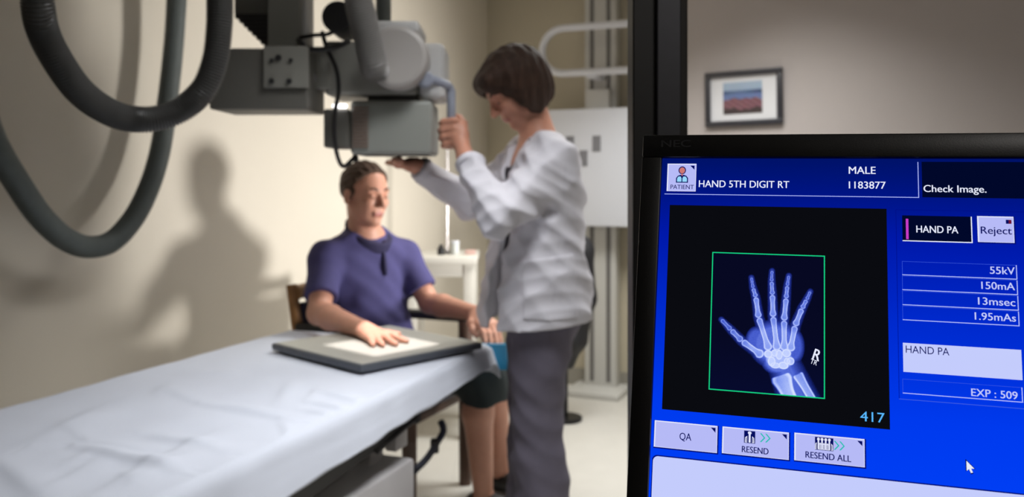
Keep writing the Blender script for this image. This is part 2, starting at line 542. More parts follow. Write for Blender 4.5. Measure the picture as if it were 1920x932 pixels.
def text_poly(s, off=0.0):
    c = bpy.data.curves.new('t', 'FONT'); c.body = s; c.size = 1.0; c.offset = off; c.resolution_u = 4; c.fill_mode = 'BOTH'
    o = bpy.data.objects.new('t', c); col.objects.link(o)
    dg = bpy.context.evaluated_depsgraph_get(); me = o.evaluated_get(dg).to_mesh()
    V = np.array([tuple(v.co) for v in me.vertices]); F = [tuple(p.vertices) for p in me.polygons]
    o.evaluated_get(dg).to_mesh_clear(); bpy.data.objects.remove(o); bpy.data.curves.remove(c)
    return V, F


class UI:
    """flat screen content in screen millimetres; z = layer"""
    def __init__(s): s.V = []; s.F = []; s.mi = []; s.mats = []

    def _m(s, m):
        if m not in s.mats: s.mats.append(m)
        return s.mats.index(m)

    def poly(s, pts, m, z):
        n = len(s.V); s.V += [tuple(S(u, v, z * 0.03)) for u, v in pts]; s.F.append(tuple(range(n, n + len(pts)))); s.mi.append(s._m(m)); return s

    def rect(s, u0, v0, u1, v1, m, z): return s.poly([(u0, v1), (u1, v1), (u1, v0), (u0, v0)], m, z)

    def frame(s, u0, v0, u1, v1, w, m, z, sides='tblr'):
        if 't' in sides: s.rect(u0, v0, u1, v0 - w, m, z)
        if 'b' in sides: s.rect(u0, v1 + w, u1, v1, m, z)
        if 'l' in sides: s.rect(u0, v0, u0 + w, v1, m, z)
        if 'r' in sides: s.rect(u1 - w, v0, u1, v1, m, z)
        return s

    def disc(s, u, v, ru, rv, m, z, n=24): return s.poly([(u + ru * math.cos(2 * math.pi * k / n), v + rv * math.sin(2 * math.pi * k / n)) for k in range(n)], m, z)

    def text(s, t, u0, u1, vb, cap, m, z, off=0.0, rot=0.0):
        """text fitted between u0 and u1 with baseline vb and capital height cap (mm)"""
        if off > .01:                              # bold: overlapping strokes side by side
            b_ = off * cap * 1.5; s.text(t, u0 + b_, u1, vb, cap, m, z + .2, 0, rot); s.text(t, u0 + b_ / 2, u1 - b_ / 2, vb, cap, m, z + .1, 0, rot); u1 -= b_
        V, F = text_poly(t); cv, _ = text_poly('H')
        V = V.copy(); ch = cv[:, 1].max() - cv[:, 1].min(); b0 = cv[:, 1].min()
        x = (V[:, 0] - V[:, 0].min()) / (V[:, 0].max() - V[:, 0].min()) * (u1 - u0); y = (V[:, 1] - b0) / ch * cap
        c, sn = math.cos(rot), math.sin(rot); n = len(s.V)
        s.V += [tuple(S(u0 + a * c - b * sn, vb + a * sn + b * c, z * 0.03)) for a, b in zip(x, y)]
        for f in F: s.F.append(tuple(n + i for i in f)); s.mi.append(s._m(m))
        return s

    def done(s, name, parent, label=None): return mesh_obj(name, s.V, s.F, s.mats, parent, mi=s.mi, label=label)


E_hdr = emit('screen_header_blue', (0, 18, 118)); E_navy = emit('screen_navy', (1, 8, 42)); E_white = emit('screen_white', (232, 236, 255))
E_line = emit('screen_line', (176, 188, 255)); E_btn = emit('screen_button_lilac', (182, 186, 246)); E_btnhi = emit('screen_button_edge', (226, 230, 255))
E_btnlo = emit('screen_button_shade', (4, 16, 120)); E_ink = emit('screen_ink', (6, 14, 96)); E_black = emit('screen_black', (10, 11, 16))
E_green = emit('screen_green', (20, 205, 130)); E_teal = emit('screen_teal', (25, 190, 175)); E_cyan = emit('screen_cyan', (90, 185, 255))
E_pink = emit('screen_pink', (200, 60, 200)); E_red = emit('screen_red', (110, 20, 50)); E_skin = emit('screen_skin', (205, 120, 115))
E_aqua = emit('screen_aqua', (150, 215, 250)); E_pale = emit('screen_pale', (196, 204, 252)); E_dim = emit('screen_dim_line', (60, 92, 225)); E_dark = emit('screen_dark_line', (0, 12, 130))
E_vc = emit_vcol('screen_picture')
# picture area: blue desktop, with the panel's viewing-angle dimming towards the top painted into its colours
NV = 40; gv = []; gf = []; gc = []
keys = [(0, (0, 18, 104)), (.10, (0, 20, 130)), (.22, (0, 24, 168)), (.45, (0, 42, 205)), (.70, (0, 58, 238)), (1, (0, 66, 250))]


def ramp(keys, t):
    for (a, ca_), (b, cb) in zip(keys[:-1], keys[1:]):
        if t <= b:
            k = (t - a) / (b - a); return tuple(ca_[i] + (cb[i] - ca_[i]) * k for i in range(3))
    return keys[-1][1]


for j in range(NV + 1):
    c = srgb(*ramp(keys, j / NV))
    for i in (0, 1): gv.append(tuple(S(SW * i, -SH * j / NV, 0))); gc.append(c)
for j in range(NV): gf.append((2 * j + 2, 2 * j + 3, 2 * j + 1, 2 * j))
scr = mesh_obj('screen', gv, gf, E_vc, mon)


def vcol(o, c):
    a = o.data.color_attributes.new('Col', 'FLOAT_COLOR', 'POINT'); a.data.foreach_set('color', np.array(c, dtype=np.float32).ravel())


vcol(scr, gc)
BO = 0.022
u = UI(); u.frame(3, -2.6, 196.7, -30.9, .55, E_line, 2, 'br')
u.text('HAND 5TH DIGIT RT', 30.8, 102, -24.4, 5.7, E_white, 3, BO); u.text('MALE', 146.5, 166.2, -12.3, 5.8, E_white, 3, BO); u.text('1183877', 146.5, 173.3, -24.1, 5.6, E_white, 3, BO)
u.done('patient_header', scr, 'dark blue header with white patient lettering')
u = UI(); u.rect(199, -2.4, SW, -30.4, E_navy, 2); u.text('Check Image.', 199.9, 243, -26.2, 5.4, E_white, 3, BO)
u.done('message_box', scr, 'navy message box')


def button(ui, u0, v0, u1, v1, corner=True):
    ui.rect(u0 - .3, v0 + .1, u1 + 1.0, v1 - 1.0, E_btnlo, 2)
    n = len(ui.V); ui.rect(u0, v0, u1, v1, E_btnhi, 3); ui.rect(u0 + 1.0, v0 - .8, u1 - .4, v1 + .3, E_btn, 4)
    if corner: ui.poly([(u1 - 5.0, v0 - 1.6), (u1 - 1.5, v0 - 5.2), (u1 - 1.5, v0 - 1.6)], E_ink, 5)


u = UI(); button(u, 4.6, -4.6, 28.4, -28.2)
u.poly([(12.0, -20.9), (12.0, -17.0), (13.4, -15.0), (15.4, -14.2), (18.4, -14.2), (20.5, -15.0), (21.9, -17.0), (21.9, -20.9)], E_ink, 5)
u.poly([(12.9, -20.1), (12.9, -17.2), (14.0, -15.6), (15.8, -15.6), (16.5, -17.0), (16.5, -20.1)], E_aqua, 6); u.poly([(17.3, -20.1), (17.3, -17.0), (18.0, -15.6), (19.8, -15.6), (21.0, -17.2), (21.0, -20.1)], E_aqua, 6)
u.disc(16.9, -10.3, 3.1, 3.4, E_ink, 6); u.disc(16.9, -10.4, 2.3, 2.6, E_skin, 7); u.poly([(16.0, -13.4), (17.8, -13.4), (16.9, -15.6)], E_skin, 7)
u.text('PATIENT', 7.7, 26.9, -26.3, 3.6, E_ink, 6, .012)
u.done('patient_button', scr, 'lilac button with a small patient figure')
u = UI(); u.rect(7.7, -39.9, 173.6, -204.6, E_black, 2); u.text('417', 153.4, 170.1, -200.2, 6.9, E_cyan, 3, 0.0)
view = u.done('image_viewport', scr, 'black image area')
u = UI(); u.frame(43.2, -78.0, 128.9, -186.6, .85, E_green, 5); u.done('crop_frame', scr, 'green crop outline')

# the radiograph shown on the screen (a picture of bones, drawn point by point)
st_ = .38; us = np.arange(43.8, 128.4, st_); vs = np.arange(-78.6, -186.1, -st_); UU, VV = np.meshgrid(us, vs)


def seg(a, b):
    a, b = np.array(a), np.array(b); d = b - a; L2 = d @ d
    t = ((UU - a[0]) * d[0] + (VV - a[1]) * d[1]) / L2; tc = np.clip(t, 0, 1)
    return np.hypot(UU - a[0] - tc * d[0], VV - a[1] - tc * d[1]), tc, t


soft = np.zeros_like(UU)


def flesh(P, r, k=.30):
    global soft
    for (a, ra), (b, rb) in zip(zip(P[:-1], r[:-1]), zip(P[1:], r[1:])):
        d, t, _ = seg(a, b); R = ra + (rb - ra) * t
        soft = np.maximum(soft, k * np.clip((R - d) / (R * .75), 0, 1) ** .8)


fing = dict(idx=[(74.0, -97.5), (75.4, -105.6), (77.6, -112.7), (80.0, -128.6), (87.9, -152.5)],
            mid=[(89.6, -91.5), (89.4, -99.8), (90.1, -110.2), (90.8, -127.2), (94.1, -152)],
            ring=[(102.2, -94.8), (101.2, -102.7), (100.4, -112.4), (99.0, -129.6), (99.4, -152)],
            lit=[(118.2, -106.4), (115.6, -112.7), (112.2, -119.7), (107.2, -133.2), (103.8, -152.0)],
            thumb=[(51.6, -131.8), (59.1, -139.3), (67.6, -147.4), (82.6, -157.4)])
for k, P in fing.items():
    r = [2.6, 3.4, 4.0, 4.6, 5.5] if k != 'thumb' else [2.6, 4.0, 4.6, 5.5]
    flesh(P, r, .30)
for (c, ru, rv, kk) in (((92.5, -148.5), 20.5, 19.5, .48), ((79, -147), 9, 12, .42), ((105, -149), 9.5, 15, .42), ((95, -162), 13, 10, .50)):
    d = np.hypot((UU - c[0]) / ru, (VV - c[1]) / rv); soft = np.maximum(soft, kk * np.clip((1 - d) / .35, 0, 1) ** .7)
flesh([(98, -160), (113, -196)], [13, 17], .46)
bone = np.zeros_like(UU); gap = np.zeros_like(UU)


def bone_(a, b, rm, ra, rb, lum=.50, flat=None):
    global bone
    d, t, tr_ = seg(a, b)
    R = rm + (ra - rm) * np.clip(1 - t * 3.2, 0, 1) ** 1.5 + (rb - rm) * np.clip(1 - (1 - t) * 3.2, 0, 1) ** 1.5
    x = d / R; I = np.clip((1.08 - x) / .22, 0, 1) * (lum + .30 * np.clip(1 - np.abs(x - .78) / .3, 0, 1)) * (.86 + .14 * np.sin(t * 3.1416))
    if flat is not None: I = I * np.clip((tr_ * math.dist(a, b) + flat) / 1.3, 0, 1)
    bone = np.maximum(bone, I)


for k, P in fing.items():
    n = len(P) - 1
    for i in range(n):
        a = np.array(P[i]); b = np.array(P[i + 1]); d = (b - a) / np.linalg.norm(b - a)
        rm = [1.05, 1.45, 1.95, 2.15][i] if k != 'thumb' else [1.5, 2.0, 2.4][i]
        last = i == n - 1; s_ = rm + .2
        bone_(a + d * (s_ + (.3 if i else 0)), b - d * (s_ + .1 if not last else 2.2), rm * .92, rm * 1.16, rm * (1.40 if not last else 1.60), [.30, .38, .46, .46][i])
for (x, y, ru, rv) in ((87.6, -156.2, 3.6, 3.4), (92.2, -155.2, 2.8, 3.2), (95.6, -156.2, 3.0, 4.4), (101.0, -154.6, 3.8, 3.6), (90.2, -161.6, 3.3, 4.4), (92.8, -164.4, 4.2, 2.6), (98.8, -164.0, 4.3, 3.2), (104.0, -160.4, 3.2, 3.4), (101.4, -160.6, 2.6, 3.0)):
    d = np.hypot((UU - x) / ru, (VV - y) / rv)
    bone = np.maximum(bone, np.clip((1.06 - d) / .3, 0, 1) * (.60 + .26 * np.clip(1 - np.abs(d - .82) / .25, 0, 1)))
d = np.hypot((UU - 95.8) / 11.0, (VV + 159.8) / 7.6); bone = np.maximum(bone, .50 * np.clip((1.05 - d) / .25, 0, 1))
bone_((98.2, -175.2), (110, -203), 5.6, 8.0, 5.6, .54, 4.6); bone_((110.0, -171.2), (126, -198), 3.2, 4.2, 3.2, .50, 2.4)
nz = np.random.RandomState(5).normal(0, .015, UU.shape)
T = np.clip(np.where(bone > .02, np.maximum(soft, .55 * soft + bone), soft) + nz * (soft > .03), 0, 1)
kt = [0, .12, .42, .62, .85, 1.0]; kr = [7, 20, 70, 130, 190, 215]; kg = [9, 32, 92, 152, 204, 224]; kb = [34, 110, 205, 240, 255, 255]
bg = np.clip((-VV - 140) / 50, 0, 1)
RGB = np.stack([np.interp(T, kt, kr), np.interp(T, kt, kg) + 2 * bg, np.interp(T, kt, kb) + 12 * bg * (T < .1)], -1) / 255.0
LIN = np.where(RGB <= .04045, RGB / 12.92, ((RGB + .055) / 1.055) ** 2.4)
nu, nv = len(us), len(vs)
ii = np.arange(nu * nv).reshape(nv, nu); Fq = np.stack([ii[1:, :-1], ii[1:, 1:], ii[:-1, 1:], ii[:-1, :-1]], -1).reshape(-1, 4)
Vq = np.array(S(0, 0, .1))[None, :] + (UU.reshape(-1, 1) / 1000) * np.array(SU)[None, :] + (VV.reshape(-1, 1) / 1000) * np.array(SV)[None, :]
xr = mesh_obj('hand_radiograph', Vq, Fq, E_vc, scr, label='blue white hand radiograph')
vcol(xr, np.concatenate([LIN.reshape(-1, 3), np.ones((nu * nv, 1))], 1))
u = UI(); u.text('R', 119.4, 124.8, -157.6, 8.2, E_white, 6, .028, rot=-.30); u.text('TR', 118.0, 123.0, -160.9, 3.6, E_white, 6, .012, rot=-.30); u.done('side_marker', scr, 'white letters R and TR')
# right hand parameter panel
u = UI(); u.frame(180, -40.3, SW - 70, -181.9, .35, E_dark, 2, 'tl'); u.rect(180, -181.9, SW - 70, -182.4, E_dim, 2)
for k in range(4):
    v0 = -80.2 - 11.25 * k; u.frame(183.8 - .1 * k, v0 + (.2 if k else 0), 260.7, v0 - 10.4 if k < 3 else -124.5, .25, E_dim, 2, 'tl'); u.frame(183.8 - .1 * k, v0, 260.7, v0 - 10.6 if k < 3 else -124.5, .6, E_line, 3, 'br')
for (t, a, b, vb) in (('55kV', 243, 259.3, -87.2), ('150mA', 237, 258.9, -98.6), ('13msec', 234.4, 258.7, -110.2), ('1.95mAs', 231.9, 258.6, -121.3)): u.text(t, a, b, vb, 5.3, E_pale, 4, BO)
u.frame(182.6, -167.5, 260.6, -178.0, .25, E_dim, 2, 'tl'); u.frame(182.6, -167.5, 260.6, -178.0, .6, E_line, 3, 'br'); u.text('EXP : 509', 227.8, 257.4, -176, 5.2, E_pale, 4, BO)
u.done('exposure_panel', scr, 'blue panel of exposure values')
u = UI(); u.rect(184.5, -44.8, 232.4, -64.6, E_navy, 2); u.frame(184.5, -44.8, 232.4, -64.8, .75, E_white, 3, 'br'); u.rect(187, -47.4, 188.8, -63.2, E_pink, 3); u.text('HAND PA', 194.2, 223, -57.8, 5.3, E_white, 4, BO)
u.done('view_button', scr, 'navy button lettered HAND PA')
u = UI(); button(u, 235.9, -44.2, 260.0, -63.8, False); u.text('Reject', 238.0, 258.6, -57.5, 5.4, E_ink, 5, BO); u.rect(254.9, -46.6, 256.8, -49.6, E_ink, 5); u.rect(256.8, -46.6, 258.6, -49.6, E_red, 5)
u.done('reject_button', scr, 'lilac button lettered Reject')
u = UI(); u.rect(183.3, -141.2, 261, -162.4, E_pale, 2); u.text('HAND PA', 185.2, 214.4, -148.4, 5.3, E_ink, 3, 0.0); u.done('view_field', scr, 'pale field lettered HAND PA')
u = UI(); button(u, 2.4, -213.5, 50.8, -233.6); u.text('QA', 22.1, 31.2, -226.4, 5.3, E_ink, 5, .012); u.done('quality_button', scr, 'lilac button lettered QA')


def torso_icon(ui, x, y, w, h, n=1):
    ui.rect(x, y, x + w, y - h, E_ink, 5)
    hw = w / n if n == 1 else w * .45
    for k in range(n):
        cx = x + w / 2 if n == 1 else x + hw * .42 + (w - hw * .9) * k / (n - 1)
        z = 6 + 0.3 * k
        ui.disc(cx, y - h * .16, hw * .17, h * .12, E_btnhi, z, 14); ui.rect(cx - hw * .09, y - h * .26, cx + hw * .09, y - h * .95, E_btnhi, z)
        ui.poly([(cx - hw * .42, y - h * .96), (cx - hw * .40, y - h * .55), (cx - hw * .22, y - h * .42), (cx - hw * .22, y - h * .96)], E_btnhi, z)
        ui.poly([(cx + hw * .22, y - h * .96), (cx + hw * .22, y - h * .42), (cx + hw * .40, y - h * .55), (cx + hw * .42, y - h * .96)], E_btnhi, z)
        for q in (-.30, .30): ui.rect(cx + hw * q - hw * .03, y - h * .56, cx + hw * q + hw * .03, y - h * .92, E_ink, z + .2)


def chevrons(ui, x, y, w, h):
    for k in (0, 1):
        a = x + k * w * .48
        ui.poly([(a, y), (a + w * .14, y), (a + w * .50, y - h / 2), (a + w * .36, y - h / 2)], E_teal, 5)
        ui.poly([(a + w * .36, y - h / 2), (a + w * .50, y - h / 2), (a + w * .14, y - h), (a, y - h)], E_teal, 5)


u = UI(); button(u, 54.5, -213.4, 103.3, -233.2); u.text('RESEND', 69.2, 88.8, -230.9, 4.5, E_ink, 5, .03); torso_icon(u, 70.7, -214.9, 8.2, 9.0); chevrons(u, 82.3, -215.8, 8.0, 6.4); u.done('resend_button', scr, 'lilac button lettered RESEND')
u = UI(); button(u, 107.2, -213.0, 156.2, -232.9); u.text('RESEND ALL', 115.1, 147, -230.2, 4.5, E_ink, 5, .03); torso_icon(u, 121.8, -214.6, 12.9, 9.2, 4); chevrons(u, 135.0, -216.2, 7.8, 6.4); u.done('resend_all_button', scr, 'lilac button lettered RESEND ALL')
u = UI(); pp = [(2.2, -SH + 2), (2.2, -244.5)] + [(6.2 - 4.0 * math.cos(a), -244.5 + 4.0 * math.sin(a)) for a in np.linspace(.2, 1.57, 8)] + [(SW - 8, -240.4), (SW - 8, -SH + 2)]
u.poly([(a - .7, b + (.9 if b > -260 else 0)) for a, b in pp], E_btnlo, 2); u.poly(pp, E_pale, 3); u.done('list_panel', scr, 'large pale panel along the bottom')
u = UI()
cur = [(0, 0), (0, -8.6), (1.9, -6.9), (3.3, -10.2), (5.0, -9.5), (3.6, -6.4), (6.2, -6.2)]
u.poly([(222.6 + a * 1.0, -220.0 + b * 1.0) for a, b in cur], E_ink, 6); u.poly([(223.2 + a * .80, -221.2 + b * .80) for a, b in cur], E_white, 7); u.done('mouse_cursor', scr, 'white arrow cursor')
# maker's letters on the bezel
V, F = text_poly('NEC', .012); V = V.copy(); V[:, 0] = (V[:, 0] - V[:, 0].min()) / np.ptp(V[:, 0]) * 24.5 - .8; V[:, 1] = (V[:, 1] - V[:, 1].min()) / np.ptp(V[:, 1]) * 6.2 + 8.5
mesh_obj('maker_letters', [tuple(S(a, b, 5.05)) for a, b, _ in V], F, M_logo, bez, label='dark grey letters NEC')
# desk under the monitor
M_desk = mat('grey_desk_laminate', (96, 92, 88), 0.45, var=.06, scale=60)
dk = thing('desk', 'grey desk below the monitor by the window', 'desk', (0.45, 0.75, 0))
MB().box((0.55, 0.78, DESK - .015), (1.3, 0.85, .03), bev=.004).done('desk_top', M_desk, dk)
for x in (-.05, 1.15): MB().box((x, 0.78, (DESK - .03) / 2), (.03, 0.78, DESK - .03), bev=.003).done('side_panel', M_desk, dk)

# ------------------------------------------------------------------ examination table, sheet, detector panel
TO = v3(-0.80, 3.086, 0); TS = v3(-0.353, -0.935, 0).normalized(); TT = v3(0.935, -0.353, 0).normalized()   # far left corner, along, across
TW, TL, TZ = 0.75, 1.62, 0.675


def tb(s, t, z): return TO + TS * s + TT * t + UP * z


def tbox(mb, s0, s1, t0, t1, z0, z1, bev=0.0): return mb.box(tb((s0 + s1) / 2, (t0 + t1) / 2, (z0 + z1) / 2), (abs(t1 - t0), abs(s1 - s0), z1 - z0), (TT, TS * -1, UP), bev=bev)


M_enamel = mat('grey_enamel', (188, 185, 186), 0.4, var=.03, scale=14)
M_pad = mat('dark_table_top', (70, 72, 78), 0.5)
M_blackm = mat('black_rail_metal', (24, 24, 27), 0.38, metal=.3)
M_steel = mat('brushed_steel', (150, 148, 150), 0.3, metal=.8)
M_sheet = mat('white_bed_sheet', (214, 219, 232), 0.85, var=.015, scale=12, bump=.12, bscale=420)
ex = thing('examination_table', 'long grey x-ray examination table covered by the white sheet', 'table', tb(TL / 2, TW / 2, 0))
tbox(MB(), 0, TL, 0, TW, TZ - .055, TZ, .02).done('tabletop', M_enamel, ex, auto=40)
tbox(MB(), .36, TL - .1, .06, TW - .05, TZ - .13, TZ - .055, .006).done('top_frame', M_enamel, ex, auto=40)
b = MB(); tbox(b, .54, TL - .02, .10, TW + .03, .05, .475, .012); bb = b.done('base_cabinet', M_enamel, ex, auto=40)
tbox(MB(), .55, TL - .05, .14, TW - .01, 0.0, .05).done('plinth', M_blackm, ex)
MB().prism([tb(.46, TW - .06, .545), tb(1.10, TW - .06, .50), tb(1.10, TW - .06, .535), tb(.46, TW - .06, .60)], TT * .05).done('side_rail', M_blackm, ex)
h = MB(); h.cyl(tb(.52, TW - .01, .575), tb(.52, TW + .03, .575), .016, 20, .003); h.tube([tb(.52, TW + .02, .575), tb(.74, TW + .025, .55)], .008, 12); h.done('brake_handle', M_blackm, ex, auto=40)
for s_ in (.44, .58): tbox(MB(), s_, s_ + .07, TW - .08, TW - .045, .47, TZ - .05, .004).done('bracket', M_enamel, ex, auto=40)
# the sheet
rs = np.random.RandomState(11)
ridges = [(.943, .414, .984, .715, .0070, .016), (1.298, .40, 1.351, .709, .0075, .014), (1.182, .46, 1.217, .715, .006, .016), (.62, .45, .90, .60, .004, .02), (.55, .55, .60, .74, .004, .016),
          (1.00, .20, 1.30, .30, .004, .03), (1.10, .60, 1.5, .66, .005, .02), (1.40, .30, 1.55, .62, .006, .02), (.20, .60, .24, .76, .004, .014), (.42, .60, .46, .76, .004, .012), (.74, .60, .80, .78, .006, .014), (.84, .64, .87, .78, .006, .010), (.90, .66, .93, .79, .005, .010)]
for _ in range(16):
    s0, t0 = rs.uniform(.5, 1.5), rs.uniform(.15, .7); a = rs.normal(.9, .5); L = rs.uniform(.06, .22)
    ridges.append((s0, t0, s0 + L * math.cos(a), t0 + L * math.sin(a), rs.uniform(.0015, .0035), rs.uniform(.008, .02)))
ns, nt_ = 230, 130
sv = np.concatenate([-np.linspace(.12, .0, 14)[:-1], np.linspace(0, TL, ns)]); tv = np.concatenate([-np.linspace(1, 0, 12)[:-1] * .12, np.linspace(0, TW, nt_), TW + np.linspace(0, 1, 16)[1:]])
SS, TT_ = np.meshgrid(sv, tv, indexing='ij')
hem = .085 + .045 * np.clip(SS / 1.3, 0, 1) + .0012 * np.sin(SS * 17) + .0006 * np.sin(SS * 43)
on = np.clip(TT_ - TW, 0, 1) * hem; of = np.clip(-TT_, 0, 1); oe = np.clip(-SS, 0, 1)
near_fade = np.clip(SS / .12, 0, 1)


def roll(o, r, amax):
    a = np.minimum(o / r, amax); rest = np.maximum(o - r * amax, 0)
    return r * np.sin(a) + rest * np.cos(amax), r * (1 - np.cos(a)) + rest * np.sin(amax)


xn, zn = roll(on, .03, 1.25); xf, zf = roll(of, .03, 1.4); xe, ze = roll(oe, .03, 1.3)
Z = np.zeros_like(SS)
for (s0, t0, s1, t1, am, wd_) in ridges:
    d = np.array([s1 - s0, t1 - t0]); L2 = d @ d
    k = np.clip(((SS - s0) * d[0] + (TT_ - t0) * d[1]) / L2, 0, 1)
    dx, dy = SS - s0 - k * d[0], TT_ - t0 - k * d[1]; dd = np.hypot(dx, dy); sg = np.where(dx * d[1] - dy * d[0] > 0, 1.0, 2.2)
    Z += 1.7 * am * np.exp(-(dd / (wd_ * sg)) ** 2) * (np.sin(np.pi * np.clip(k, .05, .95)) * .7 + .3)
Z += .0016 * np.sin(7 * SS + 3 * np.sin(9 * TT_)) * np.sin(11 * TT_ + 2 * np.sin(6 * SS)) + .0009 * np.sin(31 * SS + 14 * TT_) * np.sin(23 * TT_ - 9 * SS)
flat = 1 - np.exp(-(np.maximum(np.hypot(SS - .24, (TT_ - .45)) - .36, 0) / .08) ** 2)
Z *= (.15 + .85 * flat)
ZZ = TZ + .006 + Z - np.maximum(np.maximum(zn, zf), ze) - .3 * np.minimum(zn, ze)
s_pos = np.where(SS < 0, -xe, SS); t_pos = np.where(TT_ > TW, TW + xn + .0025 * np.sin(SS * 23 + 2 * np.sin(SS * 9)) * np.clip(on / .1, 0, 1), np.where(TT_ < 0, -xf, TT_))
Vs = np.array(TO)[None, None, :] + s_pos[..., None] * np.array(TS) + t_pos[..., None] * np.array(TT) + ZZ[..., None] * np.array([0, 0, 1])
a_, b_ = SS.shape; ii = np.arange(a_ * b_).reshape(a_, b_)
Fs = np.stack([ii[:-1, :-1], ii[1:, :-1], ii[1:, 1:], ii[:-1, 1:]], -1).reshape(-1, 4)
sh = mesh_obj('bed_sheet', Vs.reshape(-1, 3), Fs, M_sheet, smooth=True)
sm = sh.modifiers.new('thickness', 'SOLIDIFY'); sm.thickness = .002; sm.offset = -1
tag(sh, 'white creased sheet spread over the long examination table', 'sheet')
# detector panel under the patient's hand
M_panel = mat('grey_detector_face', (176, 175, 166), 0.45, var=.02, scale=6)
M_pedge = mat('dark_detector_edge', (78, 82, 90), 0.45)
A1 = math.radians(-43.5); A2 = math.radians(46.5); E1 = v3(math.cos(A1), math.sin(A1), 0); E2 = v3(math.cos(A2), math.sin(A2), 0)
PCN = v3(-0.425, 2.69, 0); PZ0, PZ1 = .689, .711
dp = thing('detector_panel', 'flat square grey detector panel lying on the white sheet under a hand', 'detector panel', PCN + UP * PZ0)
MB().box(PCN + UP * ((PZ0 + PZ1) / 2), (.47, .47, PZ1 - PZ0), (E1, E2, UP), bev=.006).done('casing', M_pedge, dp, auto=40)
MB().box(PCN + UP * (PZ1 + .0005), (.452, .452, .002), (E1, E2, UP), bev=.0008).done('face_plate', M_panel, dp)
M_blue = mat('turquoise_vinyl', (18, 150, 196), 0.4, var=.04, scale=12)
bp = MB(); q = [at(884, 646, 2.955), at(948, 646, 2.875), at(952, 694, 2.87), at(884, 690, 2.955)]
bp.prism(q, v3(.016, .02, -.0)); bl = bp.done('turquoise_cushion', M_blue); bl.data.materials[0] = M_blue
tag(bl, 'turquoise pad lying on the seated man\'s lap below his left hand', 'pad')

# ------------------------------------------------------------------ ceiling x-ray machine
M_mach = mat('grey_machine_paint', (140, 138, 131), 0.45, var=.02, scale=10)
M_machd = mat('dark_machine_paint', (104, 102, 96), 0.5, var=.03, scale=10)
M_light = mat('light_machine_paint', (206, 205, 204), 0.4)
M_colm = mat('grey_green_collimator', (150, 152, 146), 0.42)
M_handle = mat('blue_grey_handle', (150, 155, 170), 0.4)
M_rub = mat('black_rubber', (24, 23, 26), 0.5)
M_stripe = mat('ribbed_brown_strip', (140, 122, 112), 0.5, var=.2, scale=90)


def pbox(mb, x0, y0, x1, y1, Yf, dep, bev=0.0, seg=3):
    a = at(x0, y0, Yf); b_ = at(x1, y1, Yf)
    return mb.box(((a.x + b_.x) / 2, Yf + dep / 2, (a.z + b_.z) / 2), (abs(b_.x - a.x), dep, abs(a.z - b_.z)), bev=bev, seg=seg)


xm = thing('xray_machine', 'grey ceiling mounted x-ray tube head with collimator hanging above the table', 'x-ray machine', v3(-.60, 2.60, 1.30))
c = MB(); a = at(500, 0, 2.50); b_ = at(560, 85, 2.50)
c.box(((a.x + b_.x) / 2, 2.58, (CEIL + b_.z) / 2), (b_.x - a.x, .14, CEIL - b_.z), bev=.004); c.done('column', M_mach, xm, auto=40)
a = at(558, 0, 2.53); b_ = at(571, 92, 2.53)
MB().box(((a.x + b_.x) / 2, 2.60, (CEIL + b_.z) / 2), (b_.x - a.x, .10, CEIL - b_.z), bev=.003).done('column_rail', M_light, xm, auto=40)
a = at(438, 26, 2.56); b_ = at(502, 26, 2.56)
MB().box(((a.x + b_.x) / 2, 2.63, (CEIL + a.z) / 2), (b_.x - a.x, .13, CEIL - a.z), bev=.004).done('column_cover', M_machd, xm, auto=40)
k = MB()
for i in range(8):                                                     # stepped black bellows under the cover
    x0 = 440 + i * 8.0; k.box((at((x0 + 504) / 2, 0, 2.56).x, 2.61, at(0, 26 + i * 8 + 4, 2.56).z), ((504 - x0) / 1600 * 2.56, .10, .0128), bev=.002)
k.done('bellows', M_rub, xm, auto=40)
pbox(MB(), 392, 90, 577, 205, 2.46, .22, .006).done('carriage', M_machd, xm, auto=40)
br = pbox(MB(), 494, 86, 577, 164, 2.445, .02, .002).done('bracket_plate', M_mach, xm, auto=40)
for (x, y, r) in ((509, 152, .008), (542, 152, .008), (509, 113, .006), (545, 113, .006), (522, 108, .009)): MB().cyl(at(x, y, 2.438), at(x, y, 2.45), r, 16).done('bolt', M_rub, br)
pbox(MB(), 574, 96, 622, 166, 2.55, .14, .006).done('swivel_arm', M_mach, xm, auto=40)
k = MB(); k.cyl(at(586, 146, 2.535), at(586, 146, 2.56), .013, 20, .002); k.done('swivel_bolt', M_steel, xm, auto=40)
pbox(MB(), 608, 76, 784, 178, 2.56, .24, .012).done('tube_housing', M_mach, xm, auto=40)
k = MB(); p = at(742, 106, 2.47); k.cyl(p, v3(p.x, 2.62, p.z), .092, 56, .014); k.done('tube_end_cap', mat('warm_grey_cap', (176, 171, 167), 0.45), xm, auto=40)
pbox(MB(), 704, 38, 785, 62, 2.48, .22, .010).done('tube_top_cover', M_light, xm, auto=40)
pbox(MB(), 784, 79, 834, 186, 2.56, .20, .022, 5).done('control_box', M_light, xm, auto=40)
k = MB(); p = at(640, 38, 2.56); k.cyl(v3(p.x, 2.50, p.z), v3(p.x, 2.66, p.z), .047, 32, .006); k.done('cable_gland', M_rub, xm, auto=40)
pbox(MB(), 690, 178, 778, 189, 2.58, .20).done('swivel_ring', M_rub, xm)
